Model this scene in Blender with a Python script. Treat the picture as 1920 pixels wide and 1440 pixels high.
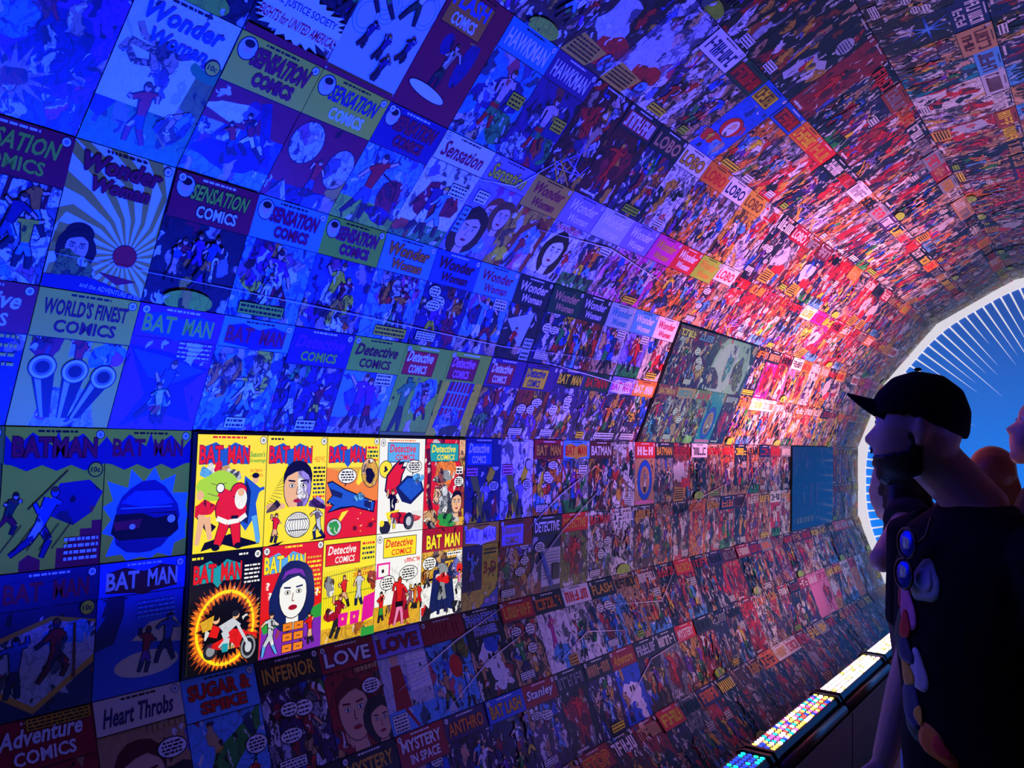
import bpy, bmesh, math, random
from math import sin, cos, pi, radians
from mathutils import Vector, Matrix
from mathutils.geometry import tessellate_polygon

for o in list(bpy.data.objects): bpy.data.objects.remove(o, do_unlink=True)
scene = bpy.context.scene
COL = scene.collection

# ------------------------------------------------------------------ camera
F_PX = 1570.0
camd = bpy.data.cameras.new('camera'); camo = bpy.data.objects.new('camera', camd); COL.objects.link(camo)
camd.sensor_fit = 'HORIZONTAL'; camd.sensor_width = 36.0; camd.lens = 36.0 * F_PX / 1920.0
camd.clip_start = 0.05; camd.clip_end = 100
CR = Vector((0.81316135, 0.58146538, 0.02581927)); CU = Vector((0.01663032, -0.0675532, 0.99757706)); CF = Vector((-0.5818007, 0.81076173, 0.0646016))
EYE = Vector((0, 0, 1.6))
m = Matrix((CR, CU, -CF)).transposed().to_4x4(); m.translation = EYE
camo.matrix_world = m
scene.camera = camo
def project(p):
    d = Vector(p) - EYE; z = d.dot(CF)
    if z < 0.05: return None
    return (960 + F_PX * d.dot(CR) / z, 720 - F_PX * d.dot(CU) / z, z)

# ------------------------------------------------------------------ world and exposure
w = bpy.data.worlds.new('world'); scene.world = w; w.use_nodes = True
bgn = w.node_tree.nodes['Background']; bgn.inputs[0].default_value = (0.25, 0.2, 0.6, 1); bgn.inputs[1].default_value = 0.02
scene.view_settings.view_transform = 'Standard'; scene.view_settings.look = 'None'
scene.view_settings.gamma = 1; scene.view_settings.use_curve_mapping = False
scene.view_settings.exposure = 0.0
scene.cycles.max_bounces = 5; scene.cycles.diffuse_bounces = 3

# stage lighting: colour, power, aim and beam of the LED bars on each side (the lamps themselves are made with the bars)
BAR_PITCH = 0.93; BAR_Y0 = 3.18            # y of the near end of the second bar in view
BLUE = (0.003, 0.022, 1.0)
LEFT_BARS = [  # index n: y = BAR_Y0 + n*pitch
    # n, colour, watts, kind
    (-3, BLUE, 620, 'blue'), (-2, BLUE, 820, 'blue'), (-1, (0.014, 0.022, 1.0), 420, 'blue'),
    (0, (0.40, 0.20, 1.0), 110, 'mixed'), (1, (1.0, 0.32, 0.85), 330, 'white'), (2, (1.0, 0.29, 0.52), 560, 'white'),
    (3, (1.0, 0.29, 0.42), 430, 'white'), (4, (1.0, 0.4, 0.45), 90, 'white')]
WASH = {-3: ((.1, .1, 1.0), 2), -2: ((.08, .08, 1.0), 4), -1: ((.13, .11, 1.0), 7), 0: ((.4, .24, 1.0), 12), 1: ((.9, .45, .8), 12), 2: ((1.0, .5, .7), 16), 3: ((1.0, .55, .7), 16), 4: ((1.0, .6, .7), 10)}   # weak wide spill of each bar
RIGHT_BARS = [(-2, (0.03, 0.04, 1.0), 30), (-1, (0.10, 0.08, 1.0), 50), (0, (0.38, 0.22, 1.0), 75), (1, (0.52, 0.30, 1.0), 85),
              (2, (0.66, 0.38, 0.95), 62), (3, (0.75, 0.46, 0.9), 40)]

# ------------------------------------------------------------------ colour helpers
def lin(c): return c / 12.92 if c <= 0.04045 else ((c + 0.055) / 1.055) ** 2.4
def hexc(h): return tuple(lin(int(h[i:i + 2], 16) / 255) for i in (0, 2, 4))
PAL = {k: hexc(v) for k, v in dict(
    white='f2f0ea', cream='efe2b4', yellow='f8e11c', gold='e0a92a', orange='f0801e', red='e01b1b', crimson='a3122a', maroon='5d0f1f',
    pink='f07fae', magenta='e0189a', purple='7a2bb0', plum='41205c', blue='1f55c8', navy='14205a', sky='5aa9ea', teal='1d9aa6',
    green='2f9a3c', lime='a6d622', olive='7f8a2a', dkgreen='1d4a2c', brown='70401e', tan='c99a62', skin='eab487', grey='8d9096', dark='23222c', black='0b0a10',
    silver='c8ccd4', paleg='a9c4ae', violet='9a86e0', rust='9c3a1c').items()}
def C(n): return PAL[n] if isinstance(n, str) else n

# ------------------------------------------------------------------ material helpers
def newmat(name):
    mt = bpy.data.materials.new(name); mt.use_nodes = True
    nt = mt.node_tree
    return mt, nt, nt.nodes, nt.links, nt.nodes['Principled BSDF']
def math_node(N, L, op, a, b=None, clamp=False):
    n = N.new('ShaderNodeMath'); n.operation = op; n.use_clamp = clamp
    for i, v in enumerate((a, b)):
        if v is None: continue
        if isinstance(v, (int, float)): n.inputs[i].default_value = v
        else: L.new(v, n.inputs[i])
    return n.outputs[0]
def mixc(N, L, fac, a, b):
    n = N.new('ShaderNodeMix'); n.data_type = 'RGBA'; n.clamp_factor = True
    if isinstance(fac, (int, float)): n.inputs[0].default_value = fac
    else: L.new(fac, n.inputs[0])
    for i, v in ((6, a), (7, b)):
        if isinstance(v, tuple): n.inputs[i].default_value = (*v[:3], 1)
        else: L.new(v, n.inputs[i])
    return n.outputs[2]
def simple(name, col, rough=0.6, var=0.15, scale=20, metal=0.0, spec=0.5, bump=0.0):
    mt, nt, N, L, P = newmat(name)
    tc = N.new('ShaderNodeTexCoord'); nz = N.new('ShaderNodeTexNoise'); nz.inputs['Scale'].default_value = scale; nz.inputs['Detail'].default_value = 5
    L.new(tc.outputs['Object'], nz.inputs['Vector'])
    c = C(col)
    L.new(mixc(N, L, nz.outputs['Fac'], tuple(x * (1 - var) for x in c), tuple(min(1, x * (1 + var)) for x in c)), P.inputs['Base Color'])
    P.inputs['Roughness'].default_value = rough; P.inputs['Metallic'].default_value = metal; P.inputs['Specular IOR Level'].default_value = spec
    if bump:
        b = N.new('ShaderNodeBump'); b.inputs['Strength'].default_value = bump; b.inputs['Distance'].default_value = 0.004
        L.new(nz.outputs['Fac'], b.inputs['Height']); L.new(b.outputs[0], P.inputs['Normal'])
    return mt
def emit_mat(name, col, strength):
    mt, nt, N, L, P = newmat(name)
    P.inputs['Base Color'].default_value = (*[x * 0.5 for x in col], 1); P.inputs['Roughness'].default_value = 0.4
    P.inputs['Emission Color'].default_value = (*col, 1); P.inputs['Emission Strength'].default_value = strength
    return mt

def print_mat(name, emission=0.0):
    """Printed comic artwork: flat print colour from the mesh, line work and colour patches where alpha says 'artwork'."""
    mt, nt, N, L, P = newmat(name)
    at = N.new('ShaderNodeAttribute'); at.attribute_name = 'Col'
    tc = N.new('ShaderNodeTexCoord'); oi = N.new('ShaderNodeObjectInfo')
    rnd = math_node(N, L, 'MULTIPLY', oi.outputs['Random'], 37.0)
    add = N.new('ShaderNodeVectorMath'); add.operation = 'ADD'
    cmb = N.new('ShaderNodeCombineXYZ'); L.new(rnd, cmb.inputs[0]); L.new(rnd, cmb.inputs[1])
    L.new(tc.outputs['Object'], add.inputs[0]); L.new(cmb.outputs[0], add.inputs[1])
    # warp
    nz = N.new('ShaderNodeTexNoise'); nz.inputs['Scale'].default_value = 22; nz.inputs['Detail'].default_value = 3
    L.new(add.outputs[0], nz.inputs['Vector'])
    sub = N.new('ShaderNodeVectorMath'); sub.operation = 'SUBTRACT'; L.new(nz.outputs['Color'], sub.inputs[0]); sub.inputs[1].default_value = (.5, .5, .5)
    scl = N.new('ShaderNodeVectorMath'); scl.operation = 'SCALE'; scl.inputs['Scale'].default_value = 0.07; L.new(sub.outputs[0], scl.inputs[0])
    wp = N.new('ShaderNodeVectorMath'); wp.operation = 'ADD'; L.new(add.outputs[0], wp.inputs[0]); L.new(scl.outputs[0], wp.inputs[1])
    mp = N.new('ShaderNodeMapping'); mp.inputs['Scale'].default_value = (1.5, 0.8, 0.0); L.new(wp.outputs[0], mp.inputs['Vector'])
    def vor(scale, feat):
        v = N.new('ShaderNodeTexVoronoi'); v.feature = feat; v.inputs['Scale'].default_value = scale; L.new(mp.outputs[0], v.inputs['Vector']); return v
    v1 = vor(20, 'F1'); e1 = vor(20, 'DISTANCE_TO_EDGE'); e2 = vor(58, 'DISTANCE_TO_EDGE'); v2 = vor(58, 'F1')
    sp = N.new('ShaderNodeSeparateColor'); L.new(v1.outputs['Color'], sp.inputs[0])
    sp2 = N.new('ShaderNodeSeparateColor'); L.new(v2.outputs['Color'], sp2.inputs[0])
    rp = N.new('ShaderNodeValToRGB'); rp.color_ramp.interpolation = 'CONSTANT'
    cols = ['white', 'red', 'skin', 'dark', 'tan', 'navy', 'black', 'crimson', 'grey', 'dark', 'rust', 'silver', 'plum', 'blue', 'gold']
    el = rp.color_ramp.elements
    while len(el) < len(cols): el.new(1)
    for i, cn in enumerate(cols):
        el[i].position = i / len(cols); el[i].color = (*PAL[cn], 1)
    L.new(sp.outputs[0], rp.inputs[0])
    det = at.outputs['Alpha']
    sel = math_node(N, L, 'LESS_THAN', sp.outputs[1], math_node(N, L, 'MULTIPLY', det, 0.62))
    base = mixc(N, L, math_node(N, L, 'MULTIPLY', sel, 0.85), at.outputs['Color'], rp.outputs[0])
    # small inner cells of light and dark ink colour
    sel2 = math_node(N, L, 'LESS_THAN', sp2.outputs[0], math_node(N, L, 'MULTIPLY', det, 0.13))
    base = mixc(N, L, math_node(N, L, 'MULTIPLY', sel2, 0.8), base, PAL['white'])
    sel3 = math_node(N, L, 'LESS_THAN', sp2.outputs[1], math_node(N, L, 'MULTIPLY', det, 0.22))
    base = mixc(N, L, math_node(N, L, 'MULTIPLY', sel3, 0.9), base, PAL['black'])
    l1 = math_node(N, L, 'LESS_THAN', e1.outputs['Distance'], 0.045)
    l2 = math_node(N, L, 'LESS_THAN', e2.outputs['Distance'], 0.055)
    nz2 = N.new('ShaderNodeTexNoise'); nz2.inputs['Scale'].default_value = 30; L.new(add.outputs[0], nz2.inputs['Vector'])
    l2 = math_node(N, L, 'MULTIPLY', l2, math_node(N, L, 'GREATER_THAN', nz2.outputs['Fac'], 0.5))
    ink = math_node(N, L, 'MULTIPLY', math_node(N, L, 'MAXIMUM', l1, l2), math_node(N, L, 'MULTIPLY', det, 1.6, True), True)
    base = mixc(N, L, math_node(N, L, 'MULTIPLY', ink, 0.88), base, PAL['black'])
    if emission:
        P.inputs['Base Color'].default_value = (0.01, 0.01, 0.01, 1); P.inputs['Roughness'].default_value = 0.12
        L.new(base, P.inputs['Emission Color']); P.inputs['Emission Strength'].default_value = emission
    else:
        L.new(base, P.inputs['Base Color']); P.inputs['Roughness'].default_value = 0.42; P.inputs['Specular IOR Level'].default_value = 0.45
        ge = N.new('ShaderNodeNewGeometry')
        n3 = N.new('ShaderNodeTexNoise'); n3.inputs['Scale'].default_value = 3.2; n3.inputs['Detail'].default_value = 4; n3.inputs['Distortion'].default_value = 1.2
        n3.noise_type = 'RIDGED_MULTIFRACTAL' if hasattr(n3, 'noise_type') else n3.noise_type
        L.new(ge.outputs['Position'], n3.inputs['Vector'])
        b = N.new('ShaderNodeBump'); b.inputs['Strength'].default_value = 0.25; b.inputs['Distance'].default_value = 0.006
        L.new(n3.outputs['Fac'], b.inputs['Height']); L.new(b.outputs[0], P.inputs['Normal'])
    return mt

M_PRINT = print_mat('printed_vinyl')
M_SCREEN = print_mat('lit_screen_image', 1.05)
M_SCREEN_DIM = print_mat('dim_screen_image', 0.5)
M_SCREEN_OFF = print_mat('dark_screen_image', 0.035)
M_BLACK = simple('black_plastic', (0.012, 0.012, 0.014), 0.35, 0.3)
M_BACK = simple('dark_backing_board', (0.03, 0.028, 0.035), 0.7, 0.3)
M_FLOOR = simple('pale_worn_floor', (0.30, 0.29, 0.30), 0.45, 0.25, 6)
M_WHITE = simple('white_painted_trim', (0.86, 0.86, 0.86), 0.5, 0.04)

# ------------------------------------------------------------------ object helpers
def link(name, me, mat=None, parent=None, mw=None):
    o = bpy.data.objects.new(name, me); COL.objects.link(o)
    if mat is not None and me is not None and not me.materials: me.materials.append(mat)
    if parent is not None: o.parent = parent
    if mw is not None: o.matrix_local = mw
    return o
def tag(o, label=None, cat=None, group=None, kind=None):
    if label: o['label'] = label
    if cat: o['category'] = cat
    if group: o['group'] = group
    if kind: o['kind'] = kind
    return o
def empty(name, loc, rz=0.0):
    o = bpy.data.objects.new(name, None); COL.objects.link(o); o.location = loc; o.rotation_euler = (0, 0, rz); o.empty_display_size = 0.1
    return o
def mesh_from(verts, faces, name='mesh', smooth=False):
    me = bpy.data.meshes.new(name); me.from_pydata(verts, [], faces); me.update()
    if smooth: me.polygons.foreach_set('use_smooth', [True] * len(me.polygons))
    return me
def bm_mesh(bm, smooth=False, name='mesh'):
    me = bpy.data.meshes.new(name); bmesh.ops.recalc_face_normals(bm, faces=bm.faces); bm.to_mesh(me); bm.free()
    if smooth: me.polygons.foreach_set('use_smooth', [True] * len(me.polygons))
    return me
def box_mesh(x0, x1, y0, y1, z0, z1, bev=0.0):
    bm = bmesh.new(); bmesh.ops.create_cube(bm, size=1)
    for v in bm.verts: v.co = Vector(((x0 + x1) / 2 + v.co.x * (x1 - x0), (y0 + y1) / 2 + v.co.y * (y1 - y0), (z0 + z1) / 2 + v.co.z * (z1 - z0)))
    if bev: bmesh.ops.bevel(bm, geom=bm.edges[:], offset=bev, segments=2, affect='EDGES', profile=0.7)
    return bm_mesh(bm)
def add_tube(bm, pts, rad, seg=10, cap=True):
    """tube through pts; rad = radius or (ra, rb) per point, closed ends"""
    pts = [Vector(p) for p in pts]; n = len(pts); rings = []
    tans = [(pts[min(i + 1, n - 1)] - pts[max(i - 1, 0)]).normalized() for i in range(n)]
    use_x = max(abs(t.x) for t in tans) <= max(abs(t.z) for t in tans)
    for i, p in enumerate(pts):
        t = tans[i]
        if use_x: a = Vector((1, 0, 0)); sx = (a - t * a.dot(t)).normalized(); sy = t.cross(sx).normalized()
        else: a = Vector((0, 0, 1)); sy = (a - t * a.dot(t)).normalized(); sx = sy.cross(t).normalized()
        r = rad[i] if isinstance(rad, (list, tuple)) else rad
        ra, rb = r if isinstance(r, (list, tuple)) else (r, r)
        rings.append([bm.verts.new(p + sx * ra * cos(2 * pi * k / seg) + sy * rb * sin(2 * pi * k / seg)) for k in range(seg)])
    for i in range(n - 1):
        for k in range(seg):
            bm.faces.new((rings[i][k], rings[i][(k + 1) % seg], rings[i + 1][(k + 1) % seg], rings[i + 1][k]))
    if cap:
        bm.faces.new(list(reversed(rings[0]))); bm.faces.new(rings[-1])
def add_ball(bm, c, r, seg=12):
    r = r if isinstance(r, (list, tuple)) else (r, r, r)
    ret = bmesh.ops.create_uvsphere(bm, u_segments=seg, v_segments=max(6, seg * 2 // 3), radius=1)
    for v in ret['verts']: v.co = Vector(c) + Vector((v.co.x * r[0], v.co.y * r[1], v.co.z * r[2]))

# ------------------------------------------------------------------ flat print drawing (vector shapes with print colours)
TEXT_CACHE = {}
def text_geo(s, offset=0.0):
    key = (s, offset)
    if key in TEXT_CACHE: return TEXT_CACHE[key]
    cu = bpy.data.curves.new('lettering', 'FONT'); cu.body = s; cu.resolution_u = 2; cu.offset = offset; cu.fill_mode = 'FRONT'; cu.space_character = 1.02
    ob = bpy.data.objects.new('lettering', cu); COL.objects.link(ob)
    me = bpy.data.meshes.new_from_object(ob)
    vs = [(v.co.x, v.co.y) for v in me.vertices]; fs = [tuple(p.vertices) for p in me.polygons]
    bpy.data.objects.remove(ob); bpy.data.curves.remove(cu); bpy.data.meshes.remove(me)
    if not vs: vs = [(0, 0), (1, 0), (1, 1)]; fs = []
    TEXT_CACHE[key] = (vs, fs); return vs, fs
STEP = 5e-5
H = 1.40
class Art:
    """one printed sheet: coordinates u 0..1, v 0..H (H = height / width); every shape is a thin layer above the last one"""
    def __init__(self, h=H):
        self.v = []; self.f = []; self.c = []; self.n = 0; self.h = h; self.r = random
    def poly(self, pts, col, det=0.0, clip=True):
        if clip: pts = [(min(max(x, 0.0), 1.0), min(max(y, 0.0), self.h)) for x, y in pts]
        self.n += 1; b = len(self.v)
        self.v += [(x, y, self.n) for x, y in pts]; self.c += [(*C(col), det)] * len(pts)
        k = len(pts)
        if k <= 4: self.f.append(tuple(range(b, b + k)))
        else:
            for t in tessellate_polygon([[Vector((x, y, 0)) for x, y in pts]]):
                self.f.append((b + t[0], b + t[1], b + t[2]))
    def rect(self, x0, y0, x1, y1, col, det=0.0): self.poly([(x0, y0), (x1, y0), (x1, y1), (x0, y1)], col, det)
    def ell(self, cx, cy, rx, ry, col, det=0.0, n=18, rot=0.0):
        cr, sr = cos(rot), sin(rot)
        self.poly([(cx + rx * cos(t) * cr - ry * sin(t) * sr, cy + rx * cos(t) * sr + ry * sin(t) * cr) for t in (2 * pi * i / n for i in range(n))], col, det)
    def oell(self, cx, cy, rx, ry, col, det=0.0, n=18, rot=0.0, w=0.012):
        self.ell(cx, cy, rx + w, ry + w, 'black', 0, n, rot); self.ell(cx, cy, rx, ry, col, det, n, rot)
    def burst(self, cx, cy, r1, r2, n, col, det=0.0, asp=1.0, jit=0.2):
        pts = []
        for i in range(2 * n):
            t = pi * i / n; r = (r1 if i % 2 == 0 else r2) * (1 + jit * (self.r.random() - .5)); pts.append((cx + r * cos(t), cy + r * sin(t) * asp))
        self.poly(pts, col, det)
    def blob(self, cx, cy, rx, ry, col, det=0.0, n=16, rough=0.35):
        ph = [self.r.uniform(0, 6.28) for _ in range(3)]
        pts = []
        for i in range(n):
            t = 2 * pi * i / n; k = 1 + rough * (0.5 * sin(2 * t + ph[0]) + 0.35 * sin(3 * t + ph[1]) + 0.3 * sin(5 * t + ph[2]))
            pts.append((cx + rx * k * cos(t), cy + ry * k * sin(t)))
        self.poly(pts, col, det)
    def line(self, pts, wdt, col, det=0.0):
        for (x0, y0), (x1, y1) in zip(pts[:-1], pts[1:]):
            d = math.hypot(x1 - x0, y1 - y0) or 1e-6; nx, ny = -(y1 - y0) / d, (x1 - x0) / d
            a = wdt if not isinstance(wdt, tuple) else wdt[0]; b = wdt if not isinstance(wdt, tuple) else wdt[1]
            self.poly([(x0 + nx * a, y0 + ny * a), (x0 - nx * a, y0 - ny * a), (x1 - nx * b, y1 - ny * b), (x1 + nx * b, y1 + ny * b)], col, det)
    def marks(self, n, x0, y0, x1, y1, col, shear=0.0, out=None):
        """a word too small or blurred to read: a row of plain strokes"""
        w_ = (x1 - x0) / n; R = self.r
        if out: self.rect(x0 - .02, y0 - .02, x1 + .02, y1 + .02, out)
        for i in range(n):
            a = x0 + i * w_ + .1 * w_; b = a + .8 * w_; st = .3 * w_
            for k in range(3):
                ch = R.random()
                if ch < .62 and k < 2: p = (a, a + st) if k == 0 else (b - st, b); self.poly([(p[0], y0), (p[1], y0), (p[1] + shear * (y1 - y0), y1), (p[0] + shear * (y1 - y0), y1)], col)
                elif ch < .9: q = y0 + (y1 - y0) * R.choice([0, .42, .8]); self.rect(a, q, b, min(q + (y1 - y0) * .2, y1), col)
    def text(self, s, x0, y0, x1, y1, col, shear=0.0, rot=0.0, out=None, bold=0.02, keep=False, ow=0.045, arc=0.0):
        if s.startswith('~'): return self.marks(int(s[1:]), x0, y0, x1, y1, col, shear, out)
        lay = []
        if out: lay.append((bold + ow, out))
        lay.append((bold, col))
        rv, _ = text_geo(s, bold)
        mx0 = min(p[0] for p in rv); mx1 = max(p[0] for p in rv); my0 = min(p[1] for p in rv); my1 = max(p[1] for p in rv)
        kx = (x1 - x0) / max(mx1 - mx0, 1e-4); ky = (y1 - y0) / max(my1 - my0, 1e-4)
        if keep: kx = ky = min(kx, ky)
        cr, sr = cos(rot), sin(rot)
        for off, cl in lay:
            vs, fs = text_geo(s, off)
            self.n += 2; b = len(self.v)
            for (x, y) in vs:
                px = (x - mx0) * kx + shear * (y - my0) * ky; py = (y - my0) * ky + arc * sin(pi * (x - mx0) / max(mx1 - mx0, 1e-4))
                self.v.append((min(max(x0 + px * cr - py * sr, 0.002), 0.998), min(max(y0 + px * sr + py * cr, 0.002), self.h - 0.002), self.n)); self.c.append((*C(cl), 0.0))
            self.f += [tuple(i + b for i in f) for f in fs]
    # ---- stock motifs, all plain generic drawings
    def bubble(self, cx, cy, rx, ry, tail=(-0.05, -0.1), lines=4):
        self.poly([(cx - 0.03, cy - ry * .6), (cx + 0.03, cy - ry * .6), (cx + tail[0], cy + tail[1] - ry * .6)], 'black')
        self.oell(cx, cy, rx, ry, 'white', 0, 16)
        for i in range(lines):
            y = cy + ry * (0.55 - 1.1 * i / max(lines - 1, 1)); hw = rx * 0.75 * math.sqrt(max(0.1, 1 - ((y - cy) / ry) ** 2))
            self.words(cx - hw, cx + hw, y, 0.010)
    def words(self, x0, x1, y, hh, col='black'):
        x = x0
        while x < x1 - 0.01:
            wd = min(self.r.uniform(0.02, 0.07), x1 - x); self.rect(x, y - hh, x + wd, y + hh, col); x += wd + 0.014
    def caption(self, x0, y0, x1, y1, col='yellow', lines=3, tc='black'):
        self.rect(x0 - .008, y0 - .008, x1 + .008, y1 + .008, 'black'); self.rect(x0, y0, x1, y1, col)
        for i in range(lines):
            y = y1 - (y1 - y0) * (i + 0.6) / (lines + 0.2); self.words(x0 + .02, x1 - .02, y, (y1 - y0) / lines * 0.22, tc)
    def figure(self, x, y, h, c1, c2, skin='skin', lean=0.0, seed=0, det=0.15, boots='dark'):
        """a plain little figure in two colours with outline; feet near (x, y)"""
        r = random.Random(seed); J = {}
        J['hip'] = (x + lean * .45 * h, y + .47 * h); J['neck'] = (x + lean * .8 * h, y + .82 * h); hd = (x + lean * .92 * h, y + .92 * h)
        sp = r.uniform(.05, .14) * h
        legs = []
        for s in (-1, 1):
            k = (J['hip'][0] + s * sp * r.uniform(.6, 1.5), y + .25 * h); ft = (x + s * sp * r.uniform(.9, 2.2), y + r.uniform(0, .06) * h); legs.append((k, ft))
        arms = []
        for s in (-1, 1):
            e = (J['neck'][0] + s * r.uniform(.12, .2) * h, J['neck'][1] - r.uniform(-.06, .2) * h); hn = (e[0] + s * r.uniform(-.06, .15) * h, e[1] + r.uniform(-.18, .18) * h); arms.append((e, hn))
        for gr, ol in ((0.012, True), (0.0, False)):
            def cc(c): return 'black' if ol else c
            for k, ft in legs:
                self.line([J['hip'], k], (.055 * h + gr, .042 * h + gr), cc(c1), 0 if ol else det); self.line([k, ft], (.042 * h + gr, .025 * h + gr), cc(boots), 0)
            for e, hn in arms:
                self.line([J['neck'], e], (.038 * h + gr, .03 * h + gr), cc(c2), 0); self.line([e, hn], (.028 * h + gr, .02 * h + gr), cc(skin), 0)
            self.line([J['hip'], J['neck']], (.06 * h + gr, .10 * h + gr), cc(c2), 0 if ol else det)
            self.ell(hd[0], hd[1], .052 * h + gr, .068 * h + gr, cc(skin), 0, 10)
        self.ell(hd[0], hd[1] + .035 * h, .055 * h, .04 * h, r.choice(['dark', 'brown', 'black', 'gold']), 0, 8)
    def portrait(self, cx, cy, s, hair='black', skin='skin', long=False, half=None):
        if long: self.blob(cx, cy - .05 * s, .62 * s, .72 * s, hair, .0, 18, .12)
        self.rect(cx - .16 * s, cy - .75 * s, cx + .16 * s, cy - .2 * s, skin)
        self.oell(cx, cy, .36 * s, .5 * s, skin, 0, 20)
        if half: self.poly([(cx + .36 * s * sin(t), cy + .5 * s * cos(t)) for t in (pi * i / 12 for i in range(13))], half, .35)
        for sx in (-1, 1):
            self.oell(cx + sx * .15 * s, cy + .04 * s, .07 * s, .035 * s, 'white', 0, 10, 0, .008); self.ell(cx + sx * .15 * s, cy + .04 * s, .028 * s, .03 * s, 'black', 0, 8)
            self.line([(cx + sx * .07 * s, cy + .13 * s), (cx + sx * .25 * s, cy + .15 * s)], .018 * s, hair)
        self.line([(cx, cy + .02 * s), (cx - .03 * s, cy - .14 * s), (cx + .03 * s, cy - .15 * s)], .010 * s, 'brown')
        self.ell(cx, cy - .28 * s, .11 * s, .04 * s, 'crimson', 0, 10)
        self.poly([(cx + x * s, cy + y * s) for x, y in ((-.39, .08), (-.38, .28), (-.3, .44), (-.15, .55), (.03, .57), (.2, .53), (.33, .42), (.39, .27), (.38, .08), (.3, .25), (.12, .36), (-.06, .33), (-.28, .24))], hair)
    def emblem(self, x, y, r=.045, col='white'):
        self.oell(x, y, r, r, col, 0, 12, 0, .008); self.ell(x, y, r * .55, r * .55, 'grey', 0, 8)
    def price(self, x, y, r=.07, s='10c', bg='yellow'):
        self.oell(x, y, r, r, bg, 0, 14); self.text(s, x - r * .7, y - r * .4, x + r * .7, y + r * .4, 'black', bold=.03)
    def mesh(self, width, thick=0.004):
        """sheet centred on its own origin, front towards +z"""
        hh = self.h * width; a, b = width / 2 - 0.0012, hh / 2 - 0.0012
        vs = [(-a, -b, -thick), (a, -b, -thick), (a, b, -thick), (-a, b, -thick), (-a, -b, 0), (a, -b, 0), (a, b, 0), (-a, b, 0)]
        fs = [(4, 5, 6, 7), (0, 1, 5, 4), (1, 2, 6, 5), (2, 3, 7, 6), (3, 0, 4, 7)]
        cs = [(.02, .02, .02, 0)] * 8
        kx = 2 * a; ky = 2 * b / self.h
        vs += [(-a + x * kx, -b + y * ky, n * STEP) for x, y, n in self.v]; fs += [tuple(i + 8 for i in f) for f in self.f]; cs += self.c
        return vs, fs, cs
def art_object(name, art, width, mat, parent, mw, thick=0.004):
    vs, fs, cs = art.mesh(width, thick)
    me = mesh_from(vs, fs, name)
    at = me.color_attributes.new('Col', 'FLOAT_COLOR', 'POINT'); at.data.foreach_set('color', [x for c in cs for x in c])
    return link(name, me, mat, parent, mw)

# ------------------------------------------------------------------ the tunnel: an eighteen-sided barrel along +Y
PROF = [(-1.568, 0.0), (-1.815, .294), (-2.06, .922), (-2.06, 1.598), (-1.815, 2.226), (-1.35, 2.79), (-.709, 3.16), (.02, 3.288)]
CX = 0.02
PITCH = 0.24; S0 = 1.365; K0, K1 = -5, 31      # cover columns; the tunnel ends after column 30
Y_END = S0 + PITCH * K1; Y_START = S0 + PITCH * K0
MIR = [(2 * CX - x, z) for x, z in PROF]
def shell(name, prof, inward, y0, y1, mat, off=0.012, thick=0.05):
    """thin barrel wall behind the printed sheets"""
    pr = []
    n = len(prof)
    for i, (x, z) in enumerate(prof):
        a = Vector((prof[max(i - 1, 0)][0], prof[max(i - 1, 0)][1])); b = Vector((prof[min(i + 1, n - 1)][0], prof[min(i + 1, n - 1)][1]))
        d = (b - a).normalized(); nn = Vector((-d.y, d.x)) * (1 if inward else -1)   # points outwards for the left side
        pr.append((Vector((x, z)) + nn * off, Vector((x, z)) + nn * (off + thick)))
    vs = []; fs = []
    for y in (y0, y1):
        for a, b in pr: vs += [(a.x, y, a.y), (b.x, y, b.y)]
    m2 = 2 * n
    for i in range(n - 1):
        fs += [(2 * i, 2 * i + 2, m2 + 2 * i + 2, m2 + 2 * i), (2 * i + 1, m2 + 2 * i + 1, m2 + 2 * i + 3, 2 * i + 3),
               (2 * i, 2 * i + 1, 2 * i + 3, 2 * i + 2), (m2 + 2 * i, m2 + 2 * i + 2, m2 + 2 * i + 3, m2 + 2 * i + 1)]
    fs += [(0, m2, m2 + 1, 1), (m2 - 2, m2 - 1, 2 * m2 - 1, 2 * m2 - 2)]
    me = mesh_from(vs, fs, name); return link(name, me, mat)
wall_left = tag(shell('wall_left', PROF[:5], True, Y_START, Y_END, M_BACK), 'curved left tunnel wall papered with rows of comic covers', kind='structure')
ceiling = tag(shell('ceiling', PROF[4:], True, Y_START, Y_END, M_BACK), 'arched tunnel ceiling papered with rows of comic covers', kind='structure')
wall_right = tag(shell('wall_right', MIR, False, Y_START, Y_END, M_BACK), 'opposite curved tunnel wall', kind='structure')
floor = tag(link('floor', box_mesh(PROF[0][0] - .3, MIR[0][0] + .3, Y_START - 1.5, Y_END + .1, -.06, 0), M_FLOOR), 'pale tunnel floor', kind='structure')

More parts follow.
